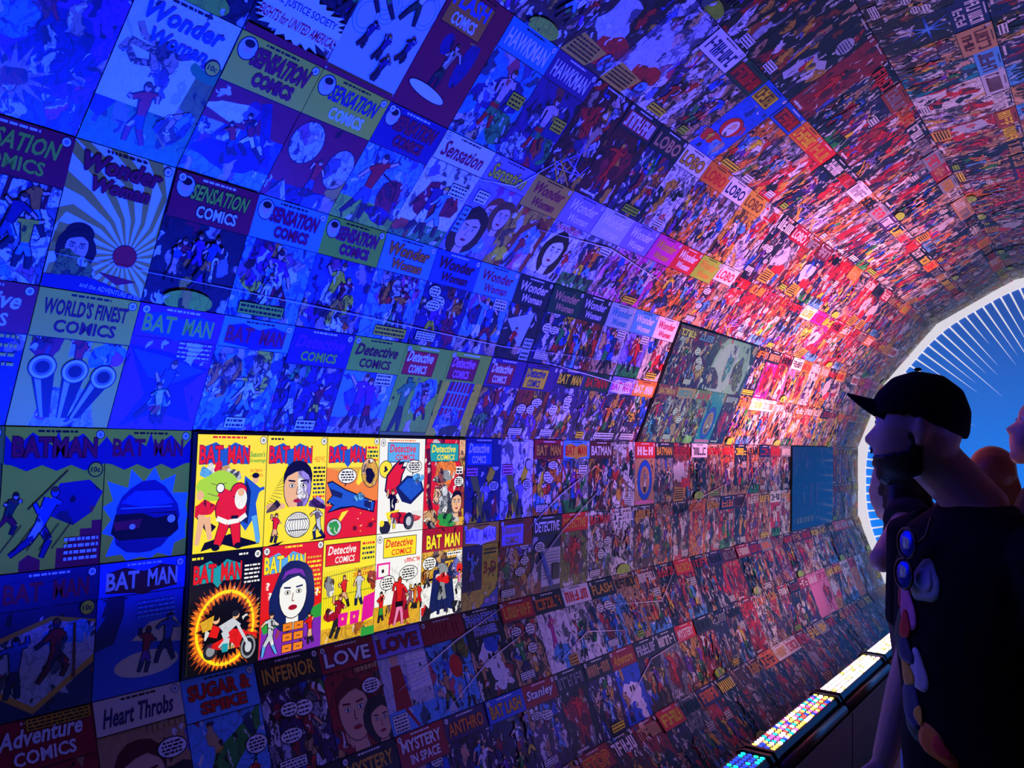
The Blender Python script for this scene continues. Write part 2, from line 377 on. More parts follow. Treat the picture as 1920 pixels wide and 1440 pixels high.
# facet rows: name -> (facet, from, to, owner)
ROWS = {'G': (0, 0.0, 1.0), 'F0b': (1, 0, .5), 'F0a': (1, .5, 1), 'F1b': (2, 0, .5), 'F1a': (2, .5, 1), 'F2b': (3, 0, .5), 'F2a': (3, .5, 1),
        'F3b': (4, 0, .5), 'F3a': (4, .5, 1), 'F4b': (5, 0, .5), 'F4a': (5, .5, 1), 'F5b': (6, 0, .5), 'F5a': (6, .5, 1)}
def facet(fi):
    a = Vector((PROF[fi][0], 0, PROF[fi][1])); b = Vector((PROF[fi + 1][0], 0, PROF[fi + 1][1])); e = (b - a)
    ln = e.length; e = e / ln; n = Vector((0, 1, 0)).cross(e)    # inward
    return a, e, n.normalized(), ln
def cell_frame(row, k, cols=1):
    fi, t0, t1 = ROWS[row]; a, e, n, ln = facet(fi)
    c = a + e * ln * (t0 + t1) / 2 + Vector((0, S0 + PITCH * (k + cols / 2), 0))
    mw = Matrix((Vector((0, 1, 0)), e, n)).transposed().to_4x4(); mw.translation = c
    return mw, ln * (t1 - t0) / (PITCH * cols)

TITLES = {'F1': ['BATMAN', 'BATMAN', 'DETECTIVE', '~6', '~8'], 'F2': ['BATMAN', '~7', '~6', '~9'], 'F3': ['LOBO', '~4', '~8', '~6']}   # others: blurred
# what the large covers show: title lines, colours and the kind of drawing
def S(T, tc, out, band, bg, mo=None, det=.35, sub=None, **kw): return dict(T=T, tc=tc, out=out, band=band, bg=bg, mo=mo, det=det, sub=sub, **kw)
SEN = ['SENSATION', 'COMICS']; WW = ['Wonder', 'Woman']; DC_ = ['Detective', 'COMICS']; BM = ['BATMAN']
SPEC = {
    ('F2b', -3): S(DC_, 'cream', None, 'crimson', 'navy', 'scene'), ('F2b', -2): S(["WORLD'S FINEST", 'COMICS'], 'maroon', None, 'yellow', 'yellow', 'cannons', 0),
    ('F2b', -1): S(BM, 'lime', 'blue', 'purple', 'purple', 'drape', .1), ('F2b', 0): S(BM, 'crimson', 'navy', 'sky', 'sky', 'fight', .5),
    ('F2b', 1): S(DC_, 'purple', None, 'navy', 'navy', 'fight', .5, tc2='lime'), ('F2b', 2): S(DC_, 'maroon', None, 'lime', 'sky', 'twofig', .1),
    ('F2b', 3): S(DC_, 'white', None, 'red', 'lime', 'greenman', .1, boxed=True, band2='lime'), ('F2b', 4): S(DC_, 'pink', None, 'crimson', 'yellow', 'window', .1, boxed=True, band2='lime'),
    ('F2b', 5): S(DC_, 'white', None, 'crimson', 'plum', 'fight', .5, boxed=True, band2='plum'), ('F2b', 6): S(DC_, 'navy', None, 'yellow', 'rust', 'bubbles', .5, boxed=True, band2='plum'),
    ('F2b', 7): S(BM, 'yellow', 'black', 'plum', 'plum', 'bubbles', .5), ('F2b', 8): S(BM, 'red', None, 'dkgreen', 'plum', 'fight', .6), ('F2b', 9): S(BM, 'magenta', 'white', 'violet', 'plum', 'fight', .6),
    ('F2b', 10): S(BM, 'white', 'gold', 'orange', 'plum', 'fight', .5),
    ('F2a', -3): S(SEN, 'lime', None, 'crimson', 'white', 'stripes', .5), ('F2a', -2): S(WW, 'crimson', 'maroon', 'white', 'white', 'sunburst', 0, nobandfill=True),
    ('F2a', -1): S(SEN, 'lime', 'black', 'crimson', 'dark', 'crowd', .3, tc2='white', head=True), ('F2a', 0): S(SEN, 'crimson', 'navy', 'sky', 'sky', 'fight', .45, head=True),
    ('F2a', 1): S(SEN, 'crimson', 'navy', 'lime', 'blue', 'fight', .45, head=True), ('F2a', 2): S(WW, 'orange', 'maroon', 'sky', 'sky', 'fight', .45),
    ('F2a', 3): S(WW, 'maroon', 'navy', 'blue', 'navy', 'bubbles', .45), ('F2a', 4): S(WW, 'crimson', None, 'sky', 'sky', 'twofig', .3), ('F2a', 5): S(WW, 'cream', None, 'dark', 'dark', 'sail', .3),
    ('F2a', 6): S(WW, 'tan', None, 'dkgreen', 'navy', 'bubbles', .5), ('F2a', 7): S(WW, 'silver', None, 'dark', 'rust', 'fight', .5), ('F2a', 8): S(WW, 'teal', None, 'paleg', 'silver', 'twofig', .5),
    ('F2a', 9): S(WW, 'white', None, 'sky', 'violet', 'twofig', .4), ('F2a', 10): S(WW, 'red', None, 'white', 'cream', 'fight', .4),
    ('F3b', -3): S([], 'red', None, 'purple', 'purple', 'cave', .5), ('F3b', -2): S(WW, 'blue', None, 'white', 'white', 'octo', .05, price=True, nobandfill=True),
    ('F3b', -1): S(SEN, 'crimson', 'maroon', 'yellow', 'sky', 'seascape', .4, head=True), ('F3b', 0): S(SEN, 'navy', None, 'yellow', 'crimson', 'circles', .1, tc2='white', head=True),
    ('F3b', 1): S(SEN, 'crimson', 'maroon', 'navy', 'sky', 'horse', .4, head=True), ('F3b', 2): S(['Sensation'], 'crimson', None, 'cream', 'cream', 'twofig', .2, shear=.2),
    ('F3b', 3): S(['Sensation'], 'yellow', 'maroon', 'violet', 'violet', 'portraits', .2, shear=.2), ('F3b', 4): S(WW, 'crimson', None, 'gold', 'gold', 'tunnelart', .3),
    ('F3b', 5): S(WW, 'cream', None, 'violet', 'silver', 'wanted', .3), ('F3b', 6): S(WW, 'white', None, 'silver', 'silver', 'twofig', .5), ('F3b', 7): S(WW, 'white', None, 'violet', 'pink', 'fight', .5),
    ('F3b', 8): S(WW, 'gold', None, 'magenta', 'magenta', 'fight', .5), ('F3b', 9): S(WW, 'white', None, 'red', 'orange', 'fight', .6), ('F3b', 10): S(WW, 'gold', None, 'lime', 'orange', 'fight', .6),
    ('F3a', -2): S([], 'red', None, 'dark', 'dark', 'crowd', .6), ('F3a', -1): S([], 'red', None, 'dark', 'dark', 'society', .5), ('F3a', 0): S([], 'red', None, 'white', 'silver', 'swimmers', .0),
    ('F3a', 1): S(['FLASH', 'COMICS'], 'blue', None, 'orange', 'crimson', 'glider', 0, boxed=True, band2='crimson', tc2='white'), ('F3a', 2): S(['HAWKMAN'], 'white', None, 'teal', 'teal', 'hawk', .3),
    ('F3a', 3): S(['HAWKMAN'], 'cream', None, 'plum', 'plum', 'hawk', .25), ('F3a', 4): S([], 'red', None, 'plum', 'maroon', 'demon', .7), ('F3a', 5): S(['~11'], 'white', 'crimson', 'dark', 'maroon', 'redfig', .3),
    ('F3a', 6): S(['LOBO'], 'tan', 'brown', 'dark', 'plum', 'fight', .6), ('F3a', 7): S(['LOBO'], 'gold', 'black', 'white', 'white', 'blackmess', .5), ('F3a', 8): S(['LOBO'], 'red', None, 'orange', 'orange', 'fight', .7),
    ('F3a', 9): S(['LOBO'], 'navy', None, 'white', 'silver', 'fight', .7), ('F3a', 10): S(['LOBO'], 'brown', None, 'gold', 'gold', 'fight', .5),
    ('F4b', 2): S([], 'red', None, 'dark', 'dark', 'crowd', .8), ('F4b', 3): S([], 'red', None, 'white', 'dark', 'goldcap', .6), ('F4b', 4): S([], 'red', None, 'red', 'silver', 'goldcap', .5),
    ('F4b', 5): S(['~7'], 'navy', None, 'white', 'cream', 'fight', .6), ('F4b', 6): S(['~8'], 'red', 'maroon', 'dkgreen', 'tan', 'fight', .7), ('F4b', 7): S(['~10'], 'brown', None, 'yellow', 'blue', 'santa', .2, boxed=True, band2='blue'),
    ('F4b', 8): S(['~8'], 'red', 'maroon', 'blue', 'orange', 'fight', .5), ('F4b', 9): S(['~8'], 'yellow', 'red', 'orange', 'grey', 'fight', .7), ('F4b', 10): S(['~6'], 'gold', None, 'red', 'red', 'blackmess', .4),
    ('F4a', 5): S([], 'red', None, 'dark', 'dark', 'blackmess', .6), ('F4a', 6): S([], 'red', None, 'dark', 'dark', 'blackmess', .6), ('F4a', 7): S([], 'red', None, 'dark', 'dark', 'bigwhite', .4), ('F4a', 8): S([], 'red', None, 'red', 'crimson', 'redfig', .3),
    ('F5b', 8): S(['~7', '~7'], 'white', None, 'navy', 'dark', 'bluestar', .4), ('F5b', 9): S(['~6', '~6'], 'maroon', None, 'tan', 'tan', 'fight', .7), ('F5b', 10): S(['~6'], 'maroon', None, 'sky', 'teal', 'fight', .8), ('F5b', 11): S(['~7'], 'maroon', None, 'silver', 'white', 'blackmess', .3),
    ('F1a', -3): S(BM, 'crimson', 'navy', 'olive', 'olive', 'fight', .3), ('F1a', -2): S(BM, 'crimson', 'maroon', 'yellow', 'yellow', 'skyline', 0, wings=True, price=True), ('F1a', -1): S(BM, 'crimson', 'navy', 'yellow', 'yellow', 'hole', .0, wings=True),
    ('F1a', 5): S(DC_, 'white', None, 'blue', 'navy', 'beams', .3, boxed=True, band2='navy'), ('F1a', 6): S([], 'red', None, 'gold', 'white', 'beams', .4), ('F1a', 7): S(BM, 'gold', 'maroon', 'crimson', 'orange', 'bubbles', .5), ('F1a', 8): S(BM, 'red', 'gold', 'sky', 'grey', 'twofig', .5),
    ('F1a', 9): S(BM, 'white', None, 'maroon', 'maroon', 'fight', .7), ('F1a', 10): S([], 'white', None, 'white', 'white', 'blackmess', .7), ('F1a', 11): S(['~3'], 'white', 'red', 'red', 'tan', 'oval', .1), ('F1a', 12): S(BM, 'gold', None, 'dark', 'grey', 'fight', .6),
    ('F1b', -3): S(BM, 'crimson', 'navy', 'navy', 'blue', 'fight', .3), ('F1b', -2): S(BM, 'crimson', 'navy', 'navy', 'navy', 'diamond', .1, price=True), ('F1b', -1): S(BM, 'cream', 'maroon', 'blue', 'blue', 'spot', .0),
    ('F1b', 5): S(['BATMAN'], 'violet', 'white', 'gold', 'yellow', 'threed', .2), ('F1b', 6): S(DC_, 'tan', None, 'violet', 'rust', 'bubbles', .5, boxed=True), ('F1b', 7): S(['DETECTIVE'], 'white', 'navy', 'dark', 'navy', 'newsman', .4), ('F1b', 8): S(['DETECTIVE'], 'gold', 'red', 'red', 'olive', 'redfig', .4),
    ('F0a', -3): S(['~9'], 'white', None, 'crimson', 'crimson', 'fight'), ('F0a', -2): S(['Adventure', 'COMICS'], 'white', None, 'crimson', 'crimson', 'capfig', .2, cap=True), ('F0a', -1): S(['Heart Throbs'], 'navy', None, 'cream', 'tan', 'romance', .1), ('F0a', 0): S(['SUGAR &', 'SPIKE'], 'red', 'brown', 'sky', 'sky', 'greenhill', .2),
    ('F0a', 1): S(['INFERIOR'], 'gold', 'black', 'dark', 'plum', 'bubbles', .6), ('F0a', 2): S(['LOVE'], 'white', 'navy', 'crimson', 'crimson', 'romance', .35), ('F0a', 3): S(['LOVE'], 'crimson', 'dark', 'violet', 'silver', 'redcoat', .2), ('F0a', 4): S(['~5'], 'crimson', None, 'crimson', 'sky', 'panelsred', .3),
    ('F0a', 5): S(['PHANTOM', 'STRANGER'], 'blue', 'white', 'dark', 'dark', 'ghost', .3), ('F0a', 6): S(['~7'], 'gold', 'red', 'crimson', 'tan', 'bubbles', .6), ('F0a', 7): S(['~10'], 'orange', None, 'dark', 'white', 'pinkfig', .3), ('F0a', 8): S(['~5'], 'red', None, 'white', 'white', 'fight', .5), ('F0a', 9): S(['FLASH'], 'gold', None, 'dark', 'sky', 'bubbles', .5),
    ('F0b', 0): S(['MYSTERY'], 'gold', None, 'dark', 'dark', 'fight', .6), ('F0b', 1): S(['MYSTERY'], 'lime', None, 'dark', 'plum', 'fight', .6), ('F0b', 2): S(['MYSTERY'], 'gold', None, 'dark', 'plum', 'fight', .6), ('F0b', 3): S(['MYSTERY', 'IN SPACE'], 'white', None, 'crimson', 'blue', 'bubbles', .4), ('F0b', 4): S(['ANTHRO'], 'orange', 'maroon', 'plum', 'plum', 'fight', .5),
    ('F0b', 5): S(['BAT LASH'], 'gold', 'brown', 'blue', 'navy', 'crowd', .5), ('F0b', 6): S(['Stanley'], 'white', 'navy', 'crimson', 'plum', 'bubbles', .5), ('F0b', 7): S(['~8'], 'grey', None, 'dark', 'dark', 'redfig', .4), ('F0b', 8): S(['~7'], 'tan', None, 'dark', 'plum', 'fight', .6), ('F0b', 9): S(['Adventure'], 'gold', None, 'crimson', 'blue', 'ghost', .2),
    ('F0b', 10): S(['~7'], 'silver', None, 'dark', 'dark', 'fight', .5), ('F0b', 11): S(['~7'], 'white', None, 'dark', 'grey', 'redfig', .5), ('F0b', 12): S(['MYSTERY'], 'white', None, 'red', 'gold', 'fight', .6),
    ('F0b', 22): S(['~4'], 'white', None, 'pink', 'pink', None, 0), ('F0b', 21): S(['~3'], 'white', None, 'crimson', 'plum', 'redfig', .4), ('F0b', 23): S(['~5'], 'crimson', None, 'pink', 'pink', 'redfig', .1), ('F0b', 26): S(['~3'], 'dark', None, 'white', 'white', 'twofig', .3), ('F0b', 27): S(['~3'], 'maroon', None, 'red', 'orange', None, .2), ('F0b', 28): S(['~3'], 'dark', None, 'white', 'white', 'fight', .3),
    ('G', 7): S(['STOP'], 'red', 'yellow', 'crimson', 'dark', 'bubbles', .5), ('G', 14): S(['NINO'], 'white', None, 'dark', 'brown', None, .5, vert=True),
}
def mo_draw(A, mo, sp, R):
    """the drawing on a cover: plain generic motifs"""
    top = 1.0; det = sp['det']
    two = ['red', 'blue', 'yellow', 'green', 'purple', 'orange', 'white', 'crimson', 'sky', 'navy']
    rc = lambda: R.choice(two)
    if mo is None: return
    if mo == 'fight':
        for _ in range(3): A.blob(R.uniform(.1, .9), R.uniform(.15, .9), R.uniform(.12, .3), R.uniform(.12, .35), rc(), min(1, det + .3))
        for i in range(R.choice([2, 2, 3])): A.figure(R.uniform(.2, .8), R.uniform(.02, .25), R.uniform(.5, .85), rc(), rc(), lean=R.uniform(-.35, .35), seed=R.random(), det=.4)
        if R.random() < .5: A.caption(R.uniform(.05, .5), .05, R.uniform(.6, .95), .18, R.choice(['yellow', 'lime', 'white']), 2)
    elif mo == 'crowd':
        for i in range(7): A.figure(R.uniform(.1, .9), R.uniform(.0, .55), R.uniform(.4, .6), rc(), rc(), lean=R.uniform(-.3, .3), seed=R.random(), det=.4)
        A.ell(.5, .08, .3, .12, 'lime', .2)
    elif mo == 'bubbles':
        for _ in range(4): A.blob(R.uniform(.1, .9), R.uniform(.1, .9), R.uniform(.12, .3), R.uniform(.12, .3), rc(), min(1, det + .3))
        A.figure(R.uniform(.3, .7), .03, .75, rc(), rc(), lean=R.uniform(-.3, .3), seed=R.random(), det=.4)
        for _ in range(3): A.bubble(R.uniform(.18, .82), R.uniform(.45, .95), R.uniform(.11, .17), R.uniform(.06, .1), lines=3)
        A.caption(.1, .08, .5, .2, 'white', 3)
    elif mo == 'twofig':
        A.rect(0, 0, 1, .25, R.choice(['green', 'sky', 'tan']), .4); A.blob(.5, .6, .35, .3, rc(), det + .2)
        A.figure(.35, .06, .85, rc(), rc(), lean=.12, seed=R.random()); A.figure(.68, .1, .75, rc(), rc(), lean=-.2, seed=R.random())
        A.caption(.6, .75, .92, .92, 'white', 3)
    elif mo == 'scene':
        A.rect(0, 0, 1, .85, 'navy', .3); A.blob(.4, .4, .4, .3, 'blue', .4)
        for i in range(5): A.words(.35, .95, .98 - i * .09, .016, 'yellow')
    elif mo == 'cannons':
        A.rect(.42, .75, .62, 1.38, 'silver', .2); A.poly([(.2, .0), (.85, .0), (.72, .42), (.3, .42)], 'silver', .3); A.blob(.2, .85, .16, .16, 'crimson', .2); A.blob(.82, .8, .18, .16, 'sky', .3)
        A.figure(.52, .5, .5, 'green', 'red', seed=3)
        for x, y, bx in ((.2, .62, .33), (.52, .6, .5), (.82, .56, .62)):
            A.poly([(x - .12, y), (x + .12, y), (bx + .05, .1), (bx - .05, .1)], 'black'); A.poly([(x - .09, y), (x - .02, y), (bx - .01, .1), (bx - .04, .1)], 'silver')
            A.oell(x, y, .125, .12, 'white'); A.ell(x, y, .095, .09, 'grey'); A.ell(x, y, .07, .065, 'black')
        A.text('96', .08, .93, .2, 1.0, 'maroon'); A.text('PAGES', .05, .86, .25, .92, 'maroon'); A.text('15c', .8, .9, .92, .98, 'maroon')
    elif mo == 'drape':
        A.poly([(0, .95), (.5, .9), (1, .75), (.75, .5), (.95, .1), (.5, .2), (.1, .02), (.3, .4)], 'navy', .15); A.poly([(.05, .9), (.45, .85), (.95, .72), (.6, .55), (.3, .6)], 'blue', .05)
        A.figure(.4, .1, .72, 'sky', 'blue', lean=.25, seed=5); A.figure(.55, .05, .5, 'lime', 'green', lean=-.2, seed=8)
        for i in range(4): A.words(.55, .95, 1.02 - i * .05, .010, 'white')
    elif mo == 'greenman':
        A.figure(.25, .02, .95, 'dkgreen', 'green', 'green', lean=.05, seed=4, boots='dkgreen'); A.blob(.68, .65, .25, .28, 'sky', .8); A.figure(.72, .25, .5, 'red', 'crimson', seed=2)
        A.rect(0, 0, 1, .06, 'olive')
    elif mo == 'window':
        A.poly([(.1, .15), (.75, .1), (.8, .95), (.2, .98)], 'navy'); A.poly([(.16, .35), (.7, .32), (.74, .9), (.24, .93)], 'crimson')
        for i in range(1, 6): A.line([(.16 + i * .09, .34), (.24 + i * .084, .92)], .012, 'sky')
        for y in (.5, .75): A.line([(.18, y), (.73, y - .02)], .014, 'sky')
        A.blob(.4, .25, .25, .2, 'sky', .7); A.ell(.55, .0, .32, .2, 'dkgreen', .3)
        for i in range(4): A.words(.8, .97, 1.2 - i * .06, .012, 'black')
    elif mo == 'portrait':
        A.blob(.5, .4, .45, .35, rc(), .5); A.portrait(.5, .52, .7, R.choice(['black', 'brown', 'gold']), R.choice(['skin', 'tan', 'skin']), R.random() < .5); A.figure(.2, .02, .4, rc(), rc(), seed=R.random())
    elif mo == 'portraits':
        A.portrait(.62, .7, .5, 'rust'); A.portrait(.85, .72, .42, 'brown', 'skin', True); A.blob(.45, .15, .4, .25, 'sky', .3); A.portrait(.35, .38, .55, 'black', 'skin', True); A.caption(.1, .8, .35, .98, 'white', 3); A.caption(.02, .3, .16, .7, 'sky', 5)
    elif mo == 'stripes':
        for i in range(6): A.line([(.1 + i * .17, 1.38), (.02 + i * .17, .7)], .02, 'maroon' if i % 2 else 'navy')
        for i in range(4): A.figure(R.uniform(.2, .9), R.uniform(.1, .5), .55, rc(), rc(), lean=R.uniform(-.4, .4), seed=R.random())
        A.ell(.4, .0, .35, .25, 'sky', .5)
    elif mo == 'sunburst':
        cx, cy = .72, .42
        for i in range(22):
            t = 2 * pi * i / 22; p = []
            for s, dt in ((0, 0), (.25, .05), (.6, .14), (1.2, .3)): p.append((cx + (.12 + s) * cos(t + dt * 2), cy + (.12 + s) * sin(t + dt * 2)))
            q = []
            for s, dt in ((1.2, .3), (.6, .14), (.25, .05), (0, 0)): q.append((cx + (.12 + s) * cos(t + dt * 2 + .13), cy + (.12 + s) * sin(t + dt * 2 + .13)))
            A.poly(p + q, 'gold')
        A.oell(cx, cy, .12, .11, 'red', 0, 18, 0, .006)
        A.ell(.24, .55, .14, .11, 'black'); A.portrait(.24, .42, .3, 'black', 'skin', True); A.blob(.25, .2, .17, .2, 'olive', .5); A.poly([(.5, .22), (.9, .18), (.7, .12)], 'crimson')
        A.poly([(0, .12), (.4, .16), (1, .02), (1, 0), (0, 0)], 'navy'); A.text('and the ADVENTURE of the', .35, .05, .98, .1, 'white', rot=-.08, bold=.0)
    elif mo == 'sail':
        A.poly([(.05, .65), (.75, .85), (.62, .2)], 'paleg'); A.ell(.75, .1, .3, .14, 'dark', .4); A.figure(.25, .05, .5, 'blue', 'red', lean=.3, seed=9); A.caption(.7, .02, .95, .4, 'paleg', 5)
    elif mo == 'cave':
        A.blob(.6, .7, .35, .3, 'navy', .4); A.blob(.15, .9, .25, .25, 'sky', .4); A.rect(0, 0, 1, .3, 'blue', .6); A.burst(.35, .35, .3, .12, 14, 'tan', .3); A.blob(.35, .33, .12, .1, 'rust', .4)
    elif mo == 'octo':
        A.rect(0, 0, 1, .45, 'green', .15); A.poly([(.8, 1.0), (1, .95), (1, .45), (.75, .45)], 'olive', .2); A.ell(.9, 1.0, .2, .1, 'green'); A.poly([(0, .45), (.2, .45), (.1, .25), (0, .3)], 'navy')
        A.ell(.45, .95, .14, .2, 'tan', .6, 14, .5)
        for p in ([(.4, 1.05), (.2, 1.1), (.12, 1.2)], [(.5, 1.0), (.7, 1.1), (.9, 1.02)], [(.4, .9), (.2, .85), (.1, .95)], [(.5, .85), (.52, .7), (.4, .62)], [(.35, 1.0), (.1, 1.02), (.05, .9)]): A.line(p, .032, 'tan', .6)
        A.figure(.5, .1, .62, 'blue', 'red', lean=-.15, seed=12, boots='crimson'); A.blob(.8, .38, .17, .17, 'sky', .8)
    elif mo == 'seascape':
        A.rect(0, .6, 1, 1.0, 'crimson', .1); A.blob(.3, .75, .28, .1, 'white', .1); A.rect(0, .2, 1, .6, 'blue', .4); A.rect(0, 0, 1, .22, 'sky', .3); A.blob(.5, .3, .5, .14, 'navy', .2)
        A.line([(.6, .95), (.9, .3)], .06, 'navy', .3); A.figure(.7, .35, .45, 'white', 'crimson', lean=-.5, seed=2); A.figure(.5, .3, .35, 'blue', 'red', lean=-.5, seed=4)
    elif mo == 'circles':
        A.oell(.25, .72, .21, .25, 'silver', .35); A.oell(.82, .55, .19, .25, 'silver', .35); A.rect(0, 0, 1, .2, 'navy', .4); A.figure(.55, .1, .5, 'blue', 'red', seed=7); A.poly([(.05, 0), (.35, 0), (.2, .25)], 'silver', .4); A.ell(.8, .05, .25, .15, 'blue', .2)
    elif mo == 'horse':
        A.rect(0, 0, 1, .3, 'lime', .3); A.figure(.3, .05, .9, 'blue', 'red', lean=.08, seed=11); A.ell(.72, .45, .2, .24, 'crimson', .5); A.line([(.45, .7), (.75, .6), (.8, .4)], .012, 'black'); A.blob(.7, .18, .2, .12, 'navy', .8)
    elif mo == 'tunnelart':
        A.poly([(.25, .0), (1, 0), (1, .8), (.7, .95), (.35, .7)], 'rust', .2); A.poly([(.4, .0), (.9, 0), (.9, .7), (.65, .8), (.45, .6)], 'sky', .4); A.figure(.5, .02, .6, 'navy', 'crimson', lean=.2, seed=3); A.ell(.25, .2, .16, .13, 'yellow', .2)
    elif mo == 'wanted':
        A.text('WANTED', .1, .88, .8, .98, 'red'); A.rect(.08, .1, .8, .84, 'white', .15); A.portrait(.45, .5, .55, 'black', 'white', True); A.figure(.85, .02, .6, 'blue', 'red', seed=3)
    elif mo == 'society':
        for i in range(6): A.figure(.1 + i * .16, .55, .7, rc(), rc(), lean=R.uniform(-.3, .3), seed=R.random(), det=.4)
        A.burst(.5, .33, .62, .48, 30, 'white', 0, .42); A.text('THE JUSTICE SOCIETY', .1, .36, .9, .46, 'navy'); A.text('FIGHTS for UNITED AMERICA!', .04, .2, .96, .31, 'red', shear=.15); A.rect(0, 0, 1, .08, 'crimson')
    elif mo == 'swimmers':
        for i in range(7):
            cx, cy = R.uniform(.15, .85), R.uniform(.25, 1.2)
            for r in (.2, .15): A.ell(cx, cy, r * .8, r, 'sky'); A.ell(cx, cy, r * .8 - .012, r - .012, 'silver')
        A.figure(.35, .75, .55, 'green', 'crimson', lean=-.4, seed=2); A.figure(.65, .8, .55, 'dkgreen', 'white', lean=.2, seed=6)
        for x, y in ((.25, .35), (.5, .3), (.8, .4), (.6, .1)): A.figure(x, y, .32, 'dark', 'navy', 'grey', lean=.2, seed=x)
        A.rect(0, 0, 1, .05, 'crimson')
    elif mo == 'glider':
        A.ell(.72, .75, .11, .32, 'navy', .25, 16, -.12); A.ell(.32, .85, .09, .13, 'navy', .2); A.figure(.42, .32, .6, 'dkgreen', 'tan', lean=.12, seed=8); A.oell(.4, .27, .32, .07, 'white', 0, 18, -.12)
        for i in range(3): A.line([(.62, 1.05 - i * .03), (.8, 1.08 - i * .03)], .008, 'gold')
    elif mo == 'hawk':
        A.blob(.5, .65, .4, .25, 'navy', .3); A.blob(.75, .3, .3, .2, 'green', .5); A.blob(.25, .15, .3, .18, 'silver', .7); A.figure(.5, .18, .85, 'green', 'skin', lean=.05, seed=21, boots='red'); A.line([(.42, .52), (.58, .52)], .03, 'red')
        A.burst(.3, .6, .12, .09, 12, 'silver', .3); A.caption(.68, .6, .95, .78, 'yellow', 3)
    elif mo == 'demon':
        A.blob(.5, .95, .4, .25, 'red', .5); A.figure(.55, .3, .8, 'tan', 'tan', lean=.2, seed=5)
        for i in range(9): A.line([(R.uniform(0, 1), R.uniform(.2, .8)), (R.uniform(0, .8), R.uniform(0, .4))], .008, 'violet')
        for i in range(4): A.line([(R.uniform(0, .6), .3), (R.uniform(.2, .8), 0)], .015, 'gold')
    elif mo == 'redfig':
        A.blob(.5, .6, .35, .35, 'crimson', .4); A.figure(.48, .12, .85, 'red', 'red', 'red', lean=R.uniform(-.15, .15), seed=R.random(), boots='crimson'); A.ell(.6, .5, .13, .12, 'maroon')
        A.words(.1, .5, .06, .02, 'white')
    elif mo == 'blackmess':
        for _ in range(7): A.blob(R.uniform(0, 1), R.uniform(0, 1.0), R.uniform(.08, .2), R.uniform(.1, .3), R.choice(['black', 'white', 'red', 'dark', 'gold']), .4, 14, .7)
        A.caption(.55, .05, .9, .2, 'white', 3)
    elif mo == 'bigwhite':
        A.poly([(.1, .2), (.3, .15), (.45, .4), (.6, .35), (.7, .6), (.9, .7), (.7, .8), (.5, .7), (.3, .75), (.15, .5)], 'silver', .05); A.oell(.7, 1.12, .2, .16, 'silver')
        for i in range(5): A.words(.55, .85, 1.2 - i * .045, .012, 'navy')
        for _ in range(4): A.blob(R.uniform(.3, .9), R.uniform(.2, .6), .1, .12, R.choice(['red', 'yellow', 'white']), .3, 14, .8)
    elif mo == 'goldcap':
        A.blob(.4, .7, .35, .3, 'silver', .15); A.blob(.7, .35, .3, .25, 'red', .3); A.poly([(0, .0), (.6, .0), (.75, .3), (.1, .35)], 'gold')
        for i in range(5): A.words(.08, .6, .28 - i * .055, .014, 'black')
        A.ell(.85, .2, .12, .14, 'sky', .6)
    elif mo == 'santa':
        A.oell(.5, .62, .3, .2, 'red'); A.ell(.52, .6, .17, .17, 'white', .1); A.ell(.52, .66, .08, .07, 'skin'); A.blob(.3, .3, .3, .14, 'red', .1); A.blob(.7, .2, .25, .14, 'sky', .4); A.figure(.25, .02, .4, 'blue', 'yellow', seed=4)
    elif mo == 'bluestar':
        A.burst(.5, .7, .45, .06, 8, 'blue', 0, 1.2, .5); A.burst(.5, .7, .2, .04, 8, 'sky', 0, 1.2, .4); A.figure(.3, .05, .5, 'grey', 'silver', seed=2, lean=.3)
    elif mo == 'skyline':
        A.poly([(.55, 0), (.55, .2), (.66, .2), (.66, .3), (.78, .3), (.78, .38), (.9, .38), (.9, .46), (1, .46), (1, 0)], 'crimson'); A.poly([(.2, .0), (.2, .1), (.28, .16), (.4, .1), (.4, 0)], 'crimson')
        A.poly([(.42, .55), (.55, .85), (.85, .88), (1, .75), (.9, .55), (.7, .42)], 'navy', .05); A.figure(.25, .12, .7, 'navy', 'blue', 'blue', lean=.4, seed=5, boots='navy'); A.figure(.0, .35, .42, 'crimson', 'dkgreen', lean=.35, seed=2)
        for i in range(5): A.line([(.02 + i * .12, .2), (.2 + i * .12, .45)], .004, 'black')
        A.line([(.25, .6), (.62, .98)], .006, 'black')
        for i in range(4): A.words(.62, .97, .28 - i * .065, .016, 'white')
    elif mo == 'hole':
        A.burst(.5, .45, .58, .44, 13, 'sky', 0, .98, .25); A.blob(.5, .45, .4, .38, 'navy', .0, 18, .12); A.poly([(.2, .62), (.35, .74), (.68, .74), (.82, .6), (.5, .56)], 'blue', .1); A.poly([(.14, .5), (.86, .5), (.9, .3), (.8, .22), (.2, .22), (.1, .3)], 'black')
        A.poly([(.12, .42), (.45, .44), (.42, .34), (.15, .33)], 'crimson'); A.ell(.34, .36, .035, .03, 'cream'); A.ell(.8, .42, .05, .045, 'cream'); A.poly([(.45, .5), (.9, .48), (.6, .44)], 'navy'); A.line([(.2, .56), (.8, .56)], .006, 'sky')
    elif mo == 'beams':
        A.poly([(.15, 0), (.35, 0), (.95, 1.0), (.8, 1.05)], 'yellow', .05); A.poly([(.5, 0), (.65, 0), (.3, .9), (.12, .85)], 'olive', .05); A.figure(.6, .02, .7, 'navy', 'violet', 'grey', seed=9); A.figure(.3, .02, .5, 'crimson', 'dkgreen', seed=4); A.caption(.05, .78, .35, .95, 'pink', 3); A.oell(.85, .95, .1, .09, 'silver')
        A.bubble(.8, .6, .14, .08)
    elif mo == 'oval':
